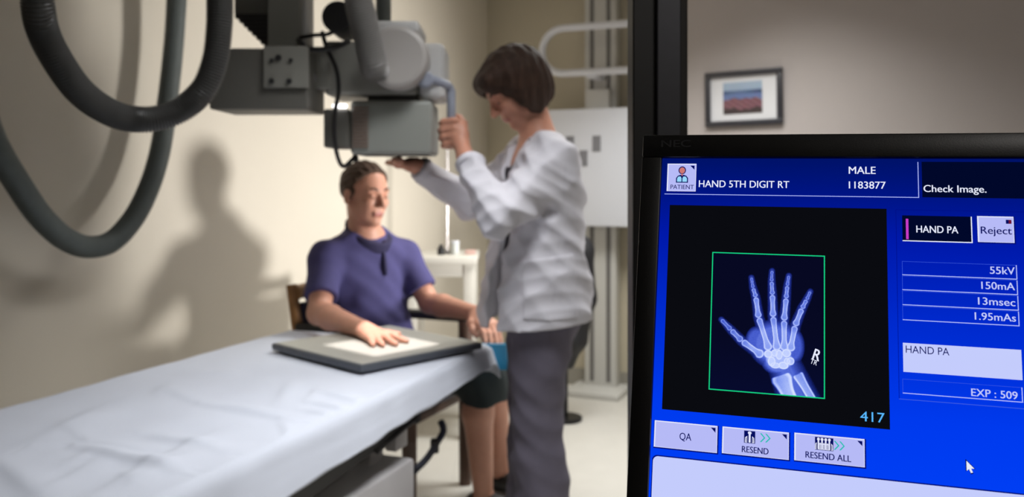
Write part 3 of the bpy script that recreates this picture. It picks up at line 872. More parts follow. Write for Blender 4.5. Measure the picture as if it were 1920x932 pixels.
# collimator: open at the bottom behind a shutter plate with a square opening
YC = 2.55; co = MB(); pbox(co, 656, 188, 811, 290, YC, .22, .014, 4)
co.bm.normal_update()
bf = max([f for f in co.bm.faces if f.normal.z < -.95], key=lambda f: f.calc_area()); bmesh.ops.delete(co.bm, geom=[bf], context='FACES_ONLY')
coll = co.done('collimator', M_colm, xm, auto=40)
BX, BY, BZ = -.402, 2.655, at(0, 290, YC).z + .012
k = MB(); hs = .0232; x0, x1 = at(656, 0, YC).x + .004, at(811, 0, YC).x - .004
for d in (E1, E1 * -1, E2, E2 * -1):                                    # four shutter blades turned with the panel
    pdir = UP.cross(d); k.box(v3(BX, BY, BZ) + d * (hs + .15), (.30, .70, .002), (d, pdir, UP))
for n, pt in (((-1, 0, 0), (x0, 0, 0)), ((1, 0, 0), (x1, 0, 0)), ((0, -1, 0), (0, YC + .004, 0)), ((0, 1, 0), (0, YC + .216, 0))):
    bmesh.ops.bisect_plane(k.bm, geom=list(k.bm.verts) + list(k.bm.edges) + list(k.bm.faces), plane_co=pt, plane_no=n, clear_outer=True)
k.done('shutter_blades', M_rub, coll)
pbox(MB(), 606, 204, 655, 277, YC - .01, .16, .008).done('collimator_side_module', M_machd, xm, auto=40)
k = MB()
for i in range(12): pbox(k, 660, 200 + i * 6.6, 690, 204 + i * 6.6, YC - .006, .02, .001, 1)
k.done('ribbed_strip', M_stripe, coll)
k = MB(); p = at(666, 288, YC + .05); k.cyl(p, p - UP * .012, .008, 16); k.sphere(p - UP * .016, .011); k.done('field_knob', M_rub, xm, auto=40)
k = MB(); p = at(637, 199, YC - .012); k.box(p, (.042, .014, .012), bev=.004); k.done('indicator_lamp', emit('indicator_glow', (255, 250, 255), 4.0), xm)
hd = MB(); p0 = at(800, 150, 2.555); hd.cyl(v3(p0.x - .01, 2.60, p0.z), v3(p0.x, 2.53, p0.z), .024, 24, .006)
HX = at(846, 0, 2.60).x; hd.tube(smooth_path([at(808, 148, 2.55), at(830, 156, 2.57), at(843, 164, 2.595), at(846, 182, 2.60)], .006), .0125, 16)
hd.cyl(at(846, 168, 2.60), at(846, 276, 2.60), .0135, 20, .003); hd.done('grip_handle', M_handle, xm, auto=50)
k = MB(); k.tube(smooth_path([at(604, 60, 2.54), at(612, 88, 2.52), at(631, 131, 2.50), at(635, 170, 2.50), at(628, 212, 2.50), at(628, 269, 2.51), at(644, 312, 2.58), at(664, 296, 2.60)], .008), .0065, 12)
k.tube(smooth_path([at(560, 74, 2.50), at(575, 90, 2.48), at(610, 92, 2.48), at(640, 84, 2.49), at(655, 76, 2.52)], .008), .008, 12)
k.tube(smooth_path([at(562, 70, 2.50), at(590, 66, 2.49), at(615, 64, 2.50), at(640, 50, 2.52)], .008), .006, 12)
k.done('black_cable', M_rub, xm, smooth=True)
lamp('collimator_lamp', 'SPOT', (BX, BY, BZ + .13), (BX, BY, 0), 46, (1.0, .90, .91), spot_size=math.radians(60), spot_blend=.1, shadow_soft_size=.003)

# corrugated hoses
M_hose = mat('dark_grey_hose', (70, 69, 68), 0.42, var=.06, scale=40)
M_hose2 = mat('grey_green_hose', (118, 124, 122), 0.42, var=.06, scale=40)


def hose(label, pts, r, m, pitch=.0066, smooth_end=None):
    P = smooth_path(pts, pitch / 4); R = [r * (1 + .06 * (1 if (i // 2) % 2 else -1)) for i in range(len(P))]
    o = MB().tube(P, R, 18).done('corrugated_hose', m, smooth=False, auto=60)
    return tag(o, label, 'hose', 'corrugated hoses of the x-ray machine')


def up_to_ceiling(x, y, Y):
    p = at(x, y, Y); return [v3(p.x, p.y, CEIL), v3(p.x, p.y, (CEIL * 2 + p.z) / 3)]


hose('dark hose hanging in the wide loop nearest the camera left of the carriage',
     up_to_ceiling(66, -60, 1.62) + [at(70, 0, 1.62), at(82, 62, 1.66), at(108, 113, 1.70), at(149, 170, 1.76), at(201, 208, 1.84), at(247, 223, 1.90), at(293, 222, 1.93), at(340, 205, 1.95), at(381, 168, 1.95), at(403, 113, 1.95), at(411, 51, 1.95), at(412, 0, 1.95)] + up_to_ceiling(412, -60, 1.95)[::-1], .0285, M_hose)
hose('grey hose hanging in the lowest loop close to the left wall',
     up_to_ceiling(-60, 0, 2.34) + [at(-45, 150, 2.34), at(-8, 272, 2.36), at(31, 340, 2.42), at(77, 407, 2.5), at(126, 450, 2.6), at(165, 463, 2.68), at(206, 455, 2.76), at(247, 414, 2.85), at(278, 355, 2.93), at(299, 288, 2.98), at(312, 206, 3.01), at(324, 103, 3.03), at(331, 0, 3.03)] + up_to_ceiling(333, -60, 3.03)[::-1], .0335, M_hose2)
hose('short thick grey hose running down into the x-ray tube end cap', up_to_ceiling(655, -200, 2.36) + [at(660, -60, 2.36), at(672, 0, 2.37), at(686, 60, 2.40), at(700, 118, 2.43), at(704, 134, 2.46)], .039, mat('ribbed_grey_hose', (136, 133, 131), 0.42, var=.06, scale=40))
o = MB().tube([at(719, 44, 2.68), v3(at(719, 0, 2.68).x, 2.68, CEIL)], .024, 18).done('corrugated_hose', M_hose2, smooth=True)
tag(o, 'straight pale hose rising from the top of the x-ray tube head', 'hose', 'corrugated hoses of the x-ray machine')

# ------------------------------------------------------------------ wall stand at the back
M_white = mat('white_enamel', (224, 226, 234), 0.45)
M_stand = mat('white_rail_enamel', (205, 204, 200), 0.45)
M_groove = mat('grey_rail_groove', (110, 108, 106), 0.5)
M_mark = mat('grey_marking', (132, 132, 138), 0.6)
NB = DR.cross(UP) * 1.0                                     # from the back wall into the room
if NB.y > 0: NB = NB * -1
bs = CORNER + DR * .775 + NB * .06                          # stand foot at the wall


def wb(r, d, z): return bs + DR * r + NB * d + UP * z


ws = thing('wall_stand', 'tall white upright x-ray stand with square panel against the back wall', 'x-ray stand', wb(0, 0, 0))


def wbox(mb, r0, r1, d0, d1, z0, z1, bev=0.0): return mb.box(wb((r0 + r1) / 2, (d0 + d1) / 2, (z0 + z1) / 2), (r1 - r0, abs(d1 - d0), z1 - z0), (DR, NB * -1, UP), bev=bev)


wbox(MB(), -.095, .095, -.04, .06, .03, CEIL, .006).done('upright', M_stand, ws, auto=40)
for r in (-.05, .05): wbox(MB(), r - .012, r + .012, .058, .064, .06, CEIL - .02).done('rail_groove', M_groove, ws)
wbox(MB(), -.16, .16, -.05, .24, 0, .035, .008).done('foot_plate', M_stand, ws, auto=40)
def stand_z(y): return HC - (y - HY) / F_PX * 4.85
wbox(MB(), -.40, .36, .10, .20, stand_z(424), stand_z(204), .010).done('cassette_panel', M_white, ws, auto=40)
for (r, y0, y1) in ((-.135, 255, 285), (.022, 255, 285), (-.055, 282, 312)): wbox(MB(), r - .024, r + .024, .199, .203, stand_z(y1), stand_z(y0)).done('sensor_mark', M_mark, ws)
wbox(MB(), -.07, .07, .05, .12, 1.05, 1.75, .01).done('panel_carriage', M_stand, ws, auto=40)
hz0, hz1 = stand_z(137), stand_z(52); hr = (hz1 - hz0) / 2; hcz = (hz0 + hz1) / 2
pl = [wb(.28, .22, hz1), wb(0, .22, hz1), wb(-.17, .22, hz1)] + [wb(-.17 - hr * math.sin(a), .22, hcz + hr * math.cos(a)) for a in np.linspace(.2, math.pi - .2, 12)] + [wb(-.17, .22, hz0), wb(0, .22, hz0), wb(.28, .22, hz0)]
pl += [wb(.28 + hr * math.sin(a), .22, hcz - hr * math.cos(a)) for a in np.linspace(.2, math.pi - .2, 12)] + [wb(.28, .22, hz1)]
hg = MB(); hg.tube(pl, .021, 16); wbox(hg, -.03, .03, .05, .22, hcz - .16, hcz - .11); wbox(hg, -.02, .02, .19, .23, hz0 - .02, hz0 + .01); hg.done('arm_rest_hoop', M_white, ws, smooth=False, auto=50)
# black apron hanging beside the stand
M_apron = mat('black_apron_rubber', (26, 26, 30), 0.6)
ap = SDF((-.1 + .30, 4.15, .15), (.62, 4.55, 1.15), .008)
q = lambda x, y: at(x, y, 4.3)
ap.cap(q(1072, 440), q(1092, 470), .05, .05, .03); ap.cap(q(1090, 470), q(1092, 560), .055, .06, .04); ap.cap(q(1090, 560), q(1080, 640), .06, .055, .04); ap.cap(q(1078, 640), q(1068, 680), .055, .035, .03)
ap.wrinkle(.006, [(14, 30, 3, 1), (40, 10, 6, .5)], 4)
ac = thing('black_coat', 'black coat hanging on a floor hanger behind the woman in the white jacket', 'coat', v3(q(1085, 0).x, 4.3, 0))
ap.done('coat_cloth', M_apron, ac)
k = MB(); p = q(1062, 436); k.cyl((p.x, 4.36, 0.02), (p.x, 4.36, p.z + .02), .012, 14); k.cyl((p.x, 4.36, 0), (p.x, 4.36, .02), .085, 28, .004); k.tube([(p.x - .09, 4.36, p.z), (p.x, 4.36, p.z + .03), (p.x + .09, 4.36, p.z)], .010, 10)
k.done('hanger_stand', M_blackm, ac, auto=40)

# ------------------------------------------------------------------ white side table with small items
M_wlam = mat('white_laminate', (226, 222, 212), 0.4)
Yt = 4.0; tz = at(0, 482, Yt).z
tx0, tx1 = at(758, 0, Yt).x, at(893, 0, Yt).x
t_ = thing('side_table', 'white side table standing by the back left corner behind the seated man', 'table', v3((tx0 + tx1) / 2, Yt + .2, 0))
MB().box(((tx0 + tx1) / 2, Yt + .20, tz - .0175), (tx1 - tx0, .42, .035), bev=.004).done('table_top', M_wlam, t_, auto=40)
MB().box(((tx0 + tx1) / 2, Yt + .20, tz - .065), (tx1 - tx0 - .03, .38, .06), bev=.003).done('apron_rail', M_wlam, t_, auto=40)
for x in (tx0 + .03, tx1 - .035):
    for y in (Yt + .03, Yt + .37): MB().box((x, y, (tz - .035) / 2), (.05, .05, tz - .035), bev=.003).done('leg', M_wlam, t_, auto=40)
MB().box(((tx0 + tx1) / 2, Yt + .2, .25), (tx1 - tx0 - .06, .36, .02)).done('lower_shelf', M_wlam, t_)
M_clear = mat('clear_plastic', (205, 208, 205), 0.25)
p = at(827, 474, Yt + .12); k = thing('black_bottle', 'small black bottle on the white side table left of the pole', 'bottle', v3(p.x, Yt + .12, tz))
MB().cyl((p.x, Yt + .12, tz), (p.x, Yt + .12, tz + .035), .018, 20, .004).done('bottle_body', M_rub, k, auto=40)
MB().cyl((p.x, Yt + .12, tz + .035), (p.x, Yt + .12, tz + .05), .010, 16, .002).done('cap', M_rub, k, auto=40)
p = at(853, 474, Yt + .14); k = thing('plastic_jar', 'clear plastic jar on the white side table right of the pole', 'jar', v3(p.x, Yt + .14, tz))
MB().cyl((p.x, Yt + .14, tz), (p.x, Yt + .14, tz + .055), .021, 24, .004).done('jar_body', M_clear, k, auto=40)
MB().cyl((p.x, Yt + .14, tz + .055), (p.x, Yt + .14, tz + .066), .0215, 24, .002).done('lid', M_white, k, auto=40)
p = at(882, 472, Yt + .16); o = MB().box((p.x, Yt + .16, tz + .010), (.05, .07, .02), bev=.004).done('tissue_pack', mat('pinkish_paper', (205, 170, 160), .7), auto=40); tag(o, 'small pinkish pack lying at the right end of the white side table', 'pack')
p = at(838, 474, Yt + .22); k = thing('metal_pole', 'thin shiny pole standing on the white side table', 'pole', v3(p.x, Yt + .22, tz))
MB().cyl((p.x, Yt + .22, tz), (p.x, Yt + .22, tz + .012), .045, 28, .003).done('pole_base', M_steel, k, auto=40)
MB().cyl((p.x, Yt + .22, tz + .01), (p.x, Yt + .22, at(0, 232, Yt + .22).z), .0085, 16).done('pole_rod', mat('pale_chrome', (215, 210, 208), .25, metal=.6), k, smooth=False, auto=40)

# ------------------------------------------------------------------ patient's chair
M_wood = mat('oak_chair_wood', (168, 120, 70), 0.45, var=.18, scale=22)
M_wooddk = mat('dark_stained_leg', (92, 68, 56), 0.5, var=.12, scale=30)
M_navy = mat('navy_seat_vinyl', (22, 24, 58), 0.5, var=.08, scale=60)
CF = v3(.92, -.39, 0).normalized(); CLf = v3(.39, .92, 0).normalized()        # chair faces CF; CLf its left
CCN = v3(-.46, 3.31, 0)


def ch(f, l, z): return CCN + CF * f + CLf * l + UP * z


chair = thing('wooden_armchair', 'wooden armchair with navy seat and black arm pads under the seated man', 'chair', CCN)


def cbox(mb, f0, f1, l0, l1, z0, z1, bev=0.0): return mb.box(ch((f0 + f1) / 2, (l0 + l1) / 2, (z0 + z1) / 2), (f1 - f0, l1 - l0, z1 - z0), (CF, CLf, UP), bev=bev, seg=3)


cbox(MB(), -.23, .235, -.235, .235, .385, .455, .025).done('seat', M_navy, chair, auto=50)
for l in (-.225, .225):
    MB().tube([ch(.20, l, 0), ch(.20, l, .66)], [.025, .029], 14).done('leg', M_wooddk, chair, smooth=False, auto=50)
    MB().tube([ch(-.27, l, 0), ch(-.24, l, .42), ch(-.31, l, .83)], [.019, .024, .020], 14).done('leg', M_wood, chair, smooth=False, auto=50)
    k = MB(); k.box(ch(-.03, l, .672), (.50, .055, .035), (CF, CLf, UP), bev=.012, seg=3); k.done('arm_pad', M_rub, chair, auto=50)
cbox(MB(), -.20, .22, -.215, .215, .355, .39, .004).done('seat_rail', M_wooddk, chair, auto=40)
k = MB(); pts = [ch(-.295 - .02 * (1 - (l / .22) ** 2), l, .80) for l in np.linspace(-.23, .23, 9)]
k.tube(pts, .028, 14); k.done('top_rail', M_wood, chair, auto=50)
k = MB(); k.box(ch(-.285, 0, .66), (.035, .42, .20), (CF, CLf, UP), bev=.012, seg=3); k.done('backrest', M_navy, chair, auto=50)
k = MB(); pts = smooth_path([at(826, 790, 3.05), at(832, 806, 3.03), at(818, 832, 3.00), at(800, 860, 2.95), at(776, 884, 2.88), at(772, 890, 2.87)], .02)
k.tube(pts, .0125, 10); strp = k.done('strap', mat('navy_webbing', (28, 34, 58), .7), chair, smooth=True)
p = at(815, 836, 3.0); MB().box(p, (.03, .03, .05), bev=.006).done('buckle', M_rub, strp)

# ------------------------------------------------------------------ people
M_skin = mat('light_skin', (206, 150, 126), 0.5, var=.05, scale=40, sss=.12)
M_skin2 = mat('warm_skin', (200, 142, 118), 0.5, var=.05, scale=40, sss=.12)
M_lip = mat('lip_skin', (178, 108, 98), 0.45)
M_iris = mat('dark_iris', (40, 34, 30), 0.3)


def hair_mat(name, rgb, sc_=(60, 60, 8)):
    m = mat(name, rgb, 0.55, spec=.2); nt = m.node_tree; b = nt.nodes['Principled BSDF']
    tc = [n for n in nt.nodes if n.type == 'TEX_COORD'][0]; mp = nt.nodes.new('ShaderNodeMapping'); mp.inputs['Scale'].default_value = sc_
    n = nt.nodes.new('ShaderNodeTexNoise'); n.inputs['Scale'].default_value = 3; n.inputs['Detail'].default_value = 5
    nt.links.new(tc.outputs['Object'], mp.inputs[0]); nt.links.new(mp.outputs[0], n.inputs['Vector'])
    bp_ = nt.nodes.new('ShaderNodeBump'); bp_.inputs['Strength'].default_value = .6; bp_.inputs['Distance'].default_value = .01
    nt.links.new(n.outputs['Fac'], bp_.inputs['Height']); nt.links.new(bp_.outputs[0], b.inputs['Normal'])
    r = nt.nodes.new('ShaderNodeValToRGB'); c = srgb(*rgb)
    r.color_ramp.elements[0].position = .35; r.color_ramp.elements[1].position = .68
    r.color_ramp.elements[0].color = tuple(x * .6 for x in c[:3]) + (1,); r.color_ramp.elements[1].color = tuple(x * 1.5 for x in c[:3]) + (1,)
    nt.links.new(n.outputs['Fac'], r.inputs[0]); nt.links.new(r.outputs[0], b.inputs['Base Color'])
    return m


M_hairm = hair_mat('short_brown_hair', (80, 60, 48)); M_hairw = hair_mat('dark_brown_bob_hair', (56, 37, 28)); M_brow = mat('brown_eyebrow', (74, 54, 44), .7)
M_polo = mat('purple_polo_knit', (72, 68, 118), 0.85, var=.05, scale=50, bump=.15, bscale=500)
M_collar = mat('dark_purple_collar', (42, 38, 74), 0.85, bump=.15, bscale=500)
M_shorts = mat('dark_green_shorts', (28, 40, 42), 0.85, bump=.1, bscale=400)
M_shoe = mat('black_shoe_leather', (26, 24, 24), 0.5)
M_coat = mat('white_jacket_cotton', (210, 208, 216), 0.85, var=.02, scale=30, bump=.12, bscale=420)
M_trous = mat('plum_grey_trousers', (102, 97, 112), 0.85, var=.05, scale=40, bump=.1, bscale=400)
M_top = mat('dark_grey_top', (48, 46, 58), 0.85)


def head_frame(F):
    F = Vector(F).normalized(); L = UP.cross(F).normalized(); U = F.cross(L)
    return F, L, U


def add_head(sd, c, fr, k=1.0):
    F, L, U = fr
    def h(f, l, u_): return c + F * f * k + L * l * k + U * u_ * k
    sd.ell(h(-.012, 0, .030), (.097 * k, .075 * k, .084 * k), fr, .01)
    sd.ell(h(.030, 0, -.035), (.058 * k, .060 * k, .078 * k), fr, .02)
    for s_ in (-1, 1):
        sd.cap(h(-.002, .052 * s_, -.045), h(.052, .014 * s_, -.098), .018 * k, .016 * k, .02)
        sd.ell(h(.062, .036 * s_, -.025), (.020 * k, .018 * k, .016 * k), fr, .02)          # cheek
        sd.cap(h(.080, .012 * s_, .022), h(.072, .042 * s_, .020), .010 * k, .008 * k, .015)  # brow ridge
    sd.ell(h(.066, 0, -.098), (.018 * k, .020 * k, .015 * k), fr, .015)
    for s_ in (-1, 1): sd.ell(h(.096, .031 * s_, .004), (.013 * k, .017 * k, .011 * k), fr, .010, 'sub')
    sd.cap(h(.086, 0, .010), h(.108, 0, -.030), .0075 * k, .0115 * k, .010)
    for s_ in (-1, 1): sd.ell(h(.098, .012 * s_, -.034), (.009 * k, .007 * k, .006 * k), fr, .006)
    sd.cap(h(.083, -.018, -.061), h(.083, .018, -.061), .0066 * k, .0066 * k, .006); sd.cap(h(.081, -.014, -.071), h(.081, .014, -.071), .0072 * k, .0072 * k, .006)
    sd.cap(h(.098, -.02, -.0665), h(.098, .02, -.0665), .003 * k, .003 * k, .003, 'sub')
    for s_ in (-1, 1):
        sd.ell(h(-.008, .079 * s_, -.008), (.020 * k, .009 * k, .032 * k), fr, .008); sd.ell(h(.0, .086 * s_, -.006), (.010 * k, .006 * k, .018 * k), fr, .004, 'sub')
    return h


def face_parts(h, fr, body, k=1.0):
    F, L, U = fr
    for s_ in (-1, 1):
        e = MB().sphere(h(.0735, .031 * s_, .001), .0122 * k).done('eyelid', body.data.materials[0], body, smooth=True)
        l_ = MB(); l_.tube([h(.0835, .022 * s_, -.004), h(.0862, .030 * s_, -.0065), h(.0825, .040 * s_, -.004)], [.0012, .0017, .0012], 8); l_.done('eyelash', M_iris, e, smooth=True)
        b_ = MB(); b_.tube([h(.089, .014 * s_, .023), h(.089, .030 * s_, .030), h(.078, .046 * s_, .026)], [.0035, .004, .002], 8); b_.done('eyebrow', M_brow, body, smooth=True)


def lip_pick(h, fr):
    F, L, U = fr; c = h(.086, 0, -.066)
    def pick(C):
        d = C - np.array(c); f = d @ np.array(F); l = d @ np.array(L); u_ = d @ np.array(U)
        return ((np.abs(f) < .022) & ((l / .023) ** 2 + (u_ / .0085) ** 2 < 1)).astype(np.int32)
    return pick


def chain(sd, P, r, k=.006):
    for a, b_, ra, rb in zip(P[:-1], P[1:], r[:-1], r[1:]): sd.cap(a, b_, ra, rb, k)


# ---- the seated man
man = thing('person', 'seated man in a purple polo shirt laying his right hand on the detector panel', 'person', v3(-.50, 3.28, 0))
BF = v3(.74, -.67, 0).normalized(); BL = UP.cross(BF)
fb = (BF, BL, UP)
neck, hc = v3(-.562, 3.285, 1.0), v3(-.553, 3.225, 1.172)
hf = head_frame((.74, -.66, -.10))
shR, elR, wrR = v3(-.690, 3.165, .935), v3(-.680, 3.005, .755), v3(-.482, 2.765, .742)
shL, elL, wrL = v3(-.432, 3.39, .925), v3(-.322, 3.33, .745), v3(-.128, 3.13, .735)
hipR, knR, anR = v3(-.48, 3.22, .53), v3(-.105, 3.07, .52), v3(-.105, 3.12, .085)
hipL, knL, anL = v3(-.43, 3.38, .53), v3(-.055, 3.26, .52), v3(-.045, 3.36, .085)
bd = SDF((-.88, 2.53, -.01), (.10, 3.62, 1.33), .0045)
hm = add_head(bd, hc, hf)
bd.cap(hm(-.020, 0, -.05), neck, .056, .062, .02)
bd.ell(v3(-.565, 3.30, .86), (.100, .165, .19), fb, .04); bd.ell(v3(-.555, 3.31, .66), (.110, .150, .18), fb, .05); bd.ell(v3(-.52, 3.31, .54), (.13, .165, .11), fb, .05)
bd.cap(shR, shL, .052, .052, .04); bd.cap(neck - UP * .05, shR, .040, .042, .04); bd.cap(neck - UP * .05, shL, .040, .042, .04)
for a, e, w in ((shR, elR, wrR), (shL, elL, wrL)):
    bd.cap(a, e, .050, .040, .02); m_ = e.lerp(w, .28); bd.cap(e, m_, .040, .043, .015); bd.cap(m_, w, .043, .027, .015)
for a, kn, an in ((hipR, knR, anR), (hipL, knL, anL)):
    bd.cap(a, kn, .082, .058, .03); m_ = kn.lerp(an, .32) - CF * .02; bd.cap(kn, m_, .055, .056, .02); bd.cap(m_, an, .056, .036, .02)
    bd.cap(an - UP * .035, an + CF * .16 - UP * .05, .034, .026, .02); bd.cap(an - UP * .04, an - CF * .03 - UP * .05, .03, .026, .02)
# right hand flat on the panel
HD = v3(.66, -.75, 0).normalized(); HL = UP.cross(HD)
def hp(d, l, z): return v3(wrR.x, wrR.y, 0) + HD * d + HL * l + UP * z
bd.cap(wrR, hp(.03, 0, .738), .027, .030, .015, flat=(UP, .75))
for l, e in ((-.030, -.033), (-.010, -.011), (.010, .011), (.028, .031)): bd.cap(hp(.02, l * .6, .737), hp(.088, e, .729), .016, .0125, .014)
for (l, tip) in ((-.033, v3(-.424, 2.606, .7205)), (-.011, v3(-.394, 2.603, .7205)), (.011, v3(-.356, 2.618, .7205)), (.031, v3(-.329, 2.668, .7205))):
    kn = hp(.088, l, .729); chain(bd, [kn, kn.lerp(tip, .42) + UP * .004, kn.lerp(tip, .74) + UP * .001, tip], [.0115, .010, .0092, .0082])
tb_ = hp(.025, .030, .732); chain(bd, [hp(.0, .012, .738), tb_, v3(-.402, 2.775, .724), v3(-.370, 2.783, .7215)], [.018, .015, .0115, .0095], .01)
# left hand hanging over the end of the arm pad
tipL = v3(-.036, 2.965, .655); dl = (v3(-.08, 3.05, .70) - wrL).normalized(); ll = UP.cross(dl).normalized(); nl = dl.cross(ll)
def hq(d, l, z): return wrL + dl * d + ll * l + nl * z
bd.cap(wrL, hq(.035, 0, 0), .026, .028, .015)
for i, (l, L_) in enumerate(((-.032, .068), (-.011, .082), (.011, .088), (.031, .080))):
    bd.cap(hq(.02, l * .6, 0), hq(.085, l, .0), .016, .0125, .012)
    kn = hq(.085, l, 0); d1 = (dl * .8 - UP * .6).normalized(); d2 = (dl * .5 - UP * .9).normalized()
    chain(bd, [kn, kn + d1 * L_ * .45, kn + d1 * L_ * .45 + d2 * L_ * .3, kn + d1 * L_ * .45 + d2 * L_ * .55], [.0115, .0102, .0094, .0082])
chain(bd, [hq(.01, -.02, -.005), hq(.045, -.045, -.01), hq(.08, -.055, -.02), hq(.105, -.05, -.03)], [.018, .0145, .0115, .0092], .01)
body = bd.done('body', [M_skin, M_lip], man, pick=lip_pick(hm, hf))
del bd
face_parts(hm, hf, body)
hr_ = SDF(hc - v3(.16, .16, .14), hc + v3(.16, .16, .17), .004)
F, L, U = hf
hr_.ell(hm(-.014, 0, .033), (.104, .083, .093), hf, .01)
hr_.cut(hm(-.022, 0, -.016), F * .78 - U * .63, .008); hr_.cut(hm(-.06, 0, -.062), U * -1, .01)
for s_ in (-1, 1): hr_.cap(hm(.012, .073 * s_, .015), hm(.010, .073 * s_, -.014), .010, .006, .008)
hr_.wrinkle(.0018, [(190, 120, 60, 1), (90, 230, 150, 1)], 2)
hr_.done('hair', M_hairm, man)
# polo shirt
ps = SDF((-.90, 2.98, .42), (-.20, 3.62, 1.10), .005)
ps.ell(v3(-.565, 3.30, .86), (.116, .182, .20), fb, .04); ps.ell(v3(-.550, 3.305, .66), (.130, .170, .20), fb, .05); ps.ell(v3(-.52, 3.31, .54), (.150, .185, .12), fb, .05)
ps.cap(shR, shL, .064, .064, .04); ps.cap(neck - UP * .05, shR, .050, .052, .04); ps.cap(neck - UP * .05, shL, .050, .052, .04)
ps.wrinkle(.0036, [(18, 10, 34, 1), (-44, 26, 40, .8), (70, -40, 24, .5), (26, 60, 70, .4)], 8)
for a, e in ((shR, elR), (shL, elL)):
    m_ = a.lerp(e, .80); ps.cap(a, m_, .057, .062, .03); p_ = a.lerp(e, .72); ps.trim(e, .092, p_, e - a)
ps.cap(neck - UP * .02, neck + UP * .12, .060, .066, .012, 'sub'); ps.cap(hm(-.02, 0, -.07), neck, .064, .060, .006, 'sub')
ps.cut(v3(0, 0, .475), (0, 0, -1)); polo = ps.done('polo_shirt', M_polo, man)
# collar, placket, sleeve bands
cl = SDF(neck - v3(.14, .14, .07), neck + v3(.14, .14, .10), .0035)
cl.cap(neck - UP * .01 + BF * .006, neck + UP * .05 - BF * .004, .098, .078, 0); cl.cap(neck - UP * .06 + BF * .004, neck + UP * .12 - BF * .004, .084, .064, 0, 'sub')
cl.cut(neck + UP * .046 - BF * .01, UP + BF * .55); cl.cut(neck - UP * .045, UP * -1 - BF * .15)
cl.cap(neck + BF * .085 + UP * .06, neck + BF * .078 - UP * .03, .034, .010, 0, 'sub')
cl.done('collar', M_collar, polo, 'dark purple collar')
k = MB(); c0 = v3(-.565, 3.30, 0)
pts = [(c0 + BF * f + UP * z) for f, z in ((.098, .975), (.110, .93), (.116, .89), (.116, .865))]
k.tube(pts, [.009, .009, .009, .008], 10); k.done('placket', M_collar, polo, smooth=True, label='dark purple placket')
# shorts
so = SDF((-.75, 2.90, .38), (.10, 3.62, .68), .006)
so.ell(v3(-.52, 3.31, .54), (.145, .180, .115), fb, .05)
for a, kn in ((hipR, knR), (hipL, knL)): so.cap(a, kn, .094, .076, .02)

for kn, an in ((knR, anR), (knL, anL)): so.cap(kn, kn.lerp(an, .26), .084, .086, .02)
so.cut(v3(0, 0, .425), (0, 0, -1))
for kn, an in ((knR, anR), (knL, anL)): so.cap(kn - UP * .06, kn.lerp(an, .4), .060, .068, .004, 'sub')
so.wrinkle(.004, [(40, 20, 25, 1), (12, 44, 18, .7)], 5); so.done('shorts', M_shorts, man, label='dark green shorts')
for an in (anR, anL):
    s_ = SDF(an - v3(.2, .2, .1), an + v3(.32, .25, .06), .005)
    s_.cap(an - UP * .045 - CF * .035, an + CF * .175 - UP * .048, .037, .034, .02); s_.cap(an - UP * .03, an + CF * .06 - UP * .04, .040, .036, .02)
    s_.cap(an - UP * .02, an + UP * .06, .038, .044, .004, 'sub'); s_.cut(v3(0, 0, .004), (0, 0, -1)); s_.done('shoe', M_shoe, man)

# ---- the standing woman
wom = thing('person', 'standing woman with a dark brown bob and white jacket gripping the x-ray tube handle', 'person', v3(.09, 2.67, 0))
WF = v3(-.93, -.36, 0).normalized(); WL = UP.cross(WF); fw = (WF, WL, UP)
whc = v3(.006, 2.665, 1.512); wf_ = head_frame((-.93 * .80, -.36 * .80, -.60))
wneck = v3(.080, 2.675, 1.372)
wsL, weL, wwL = v3(.126, 2.548, 1.278), v3(-.040, 2.415, 1.120), v3(-.138, 2.530, 1.292)
wsR, weR, wwR = v3(.052, 2.805, 1.300), v3(-.143, 2.840, 1.150), v3(-.305, 2.715, 1.270)
wb_ = SDF((-.47, 2.32, 1.02), (.26, 2.96, 1.68), .004)
hw = add_head(wb_, whc, wf_, .97)
wb_.cap(hw(-.022, 0, -.05), wneck, .048, .054, .02)
wb_.ell(v3(.085, 2.675, 1.20), (.10, .165, .17), fw, .04); wb_.cap(wsL, wsR, .045, .045, .04)
for a, e, w in ((wsL, weL, wwL), (wsR, weR, wwR)): wb_.cap(a, e, .042, .036, .02); wb_.cap(e, w, .038, .024, .015)
# left hand closed round the handle
hz = 1.362
wb_.cap(wwL, v3(HX + .030, 2.566, hz - .02), .024, .026, .015); wb_.ell(v3(HX + .022, 2.568, hz), (.030, .017, .042), None, .015)
for i in range(4):
    z = hz + .036 - .0225 * i; r = (.0105, .011, .0105, .0092)[i]; ex_ = (.0, .003, .001, -.005)[i]
    chain(wb_, [v3(HX + .014, 2.560, z + .004), v3(HX - .020 - ex_, 2.572, z + .001), v3(HX - .028 - ex_, 2.600, z - .002), v3(HX - .012, 2.625, z - .003), v3(HX + .006, 2.626, z - .003)], [r + .001, r, r * .94, r * .9, r * .82])
chain(wb_, [v3(HX + .038, 2.565, hz + .0), v3(HX + .036, 2.590, hz + .032), v3(HX + .024, 2.618, hz + .05), v3(HX + .004, 2.626, hz + .058)], [.017, .0135, .0115, .0095], .01)
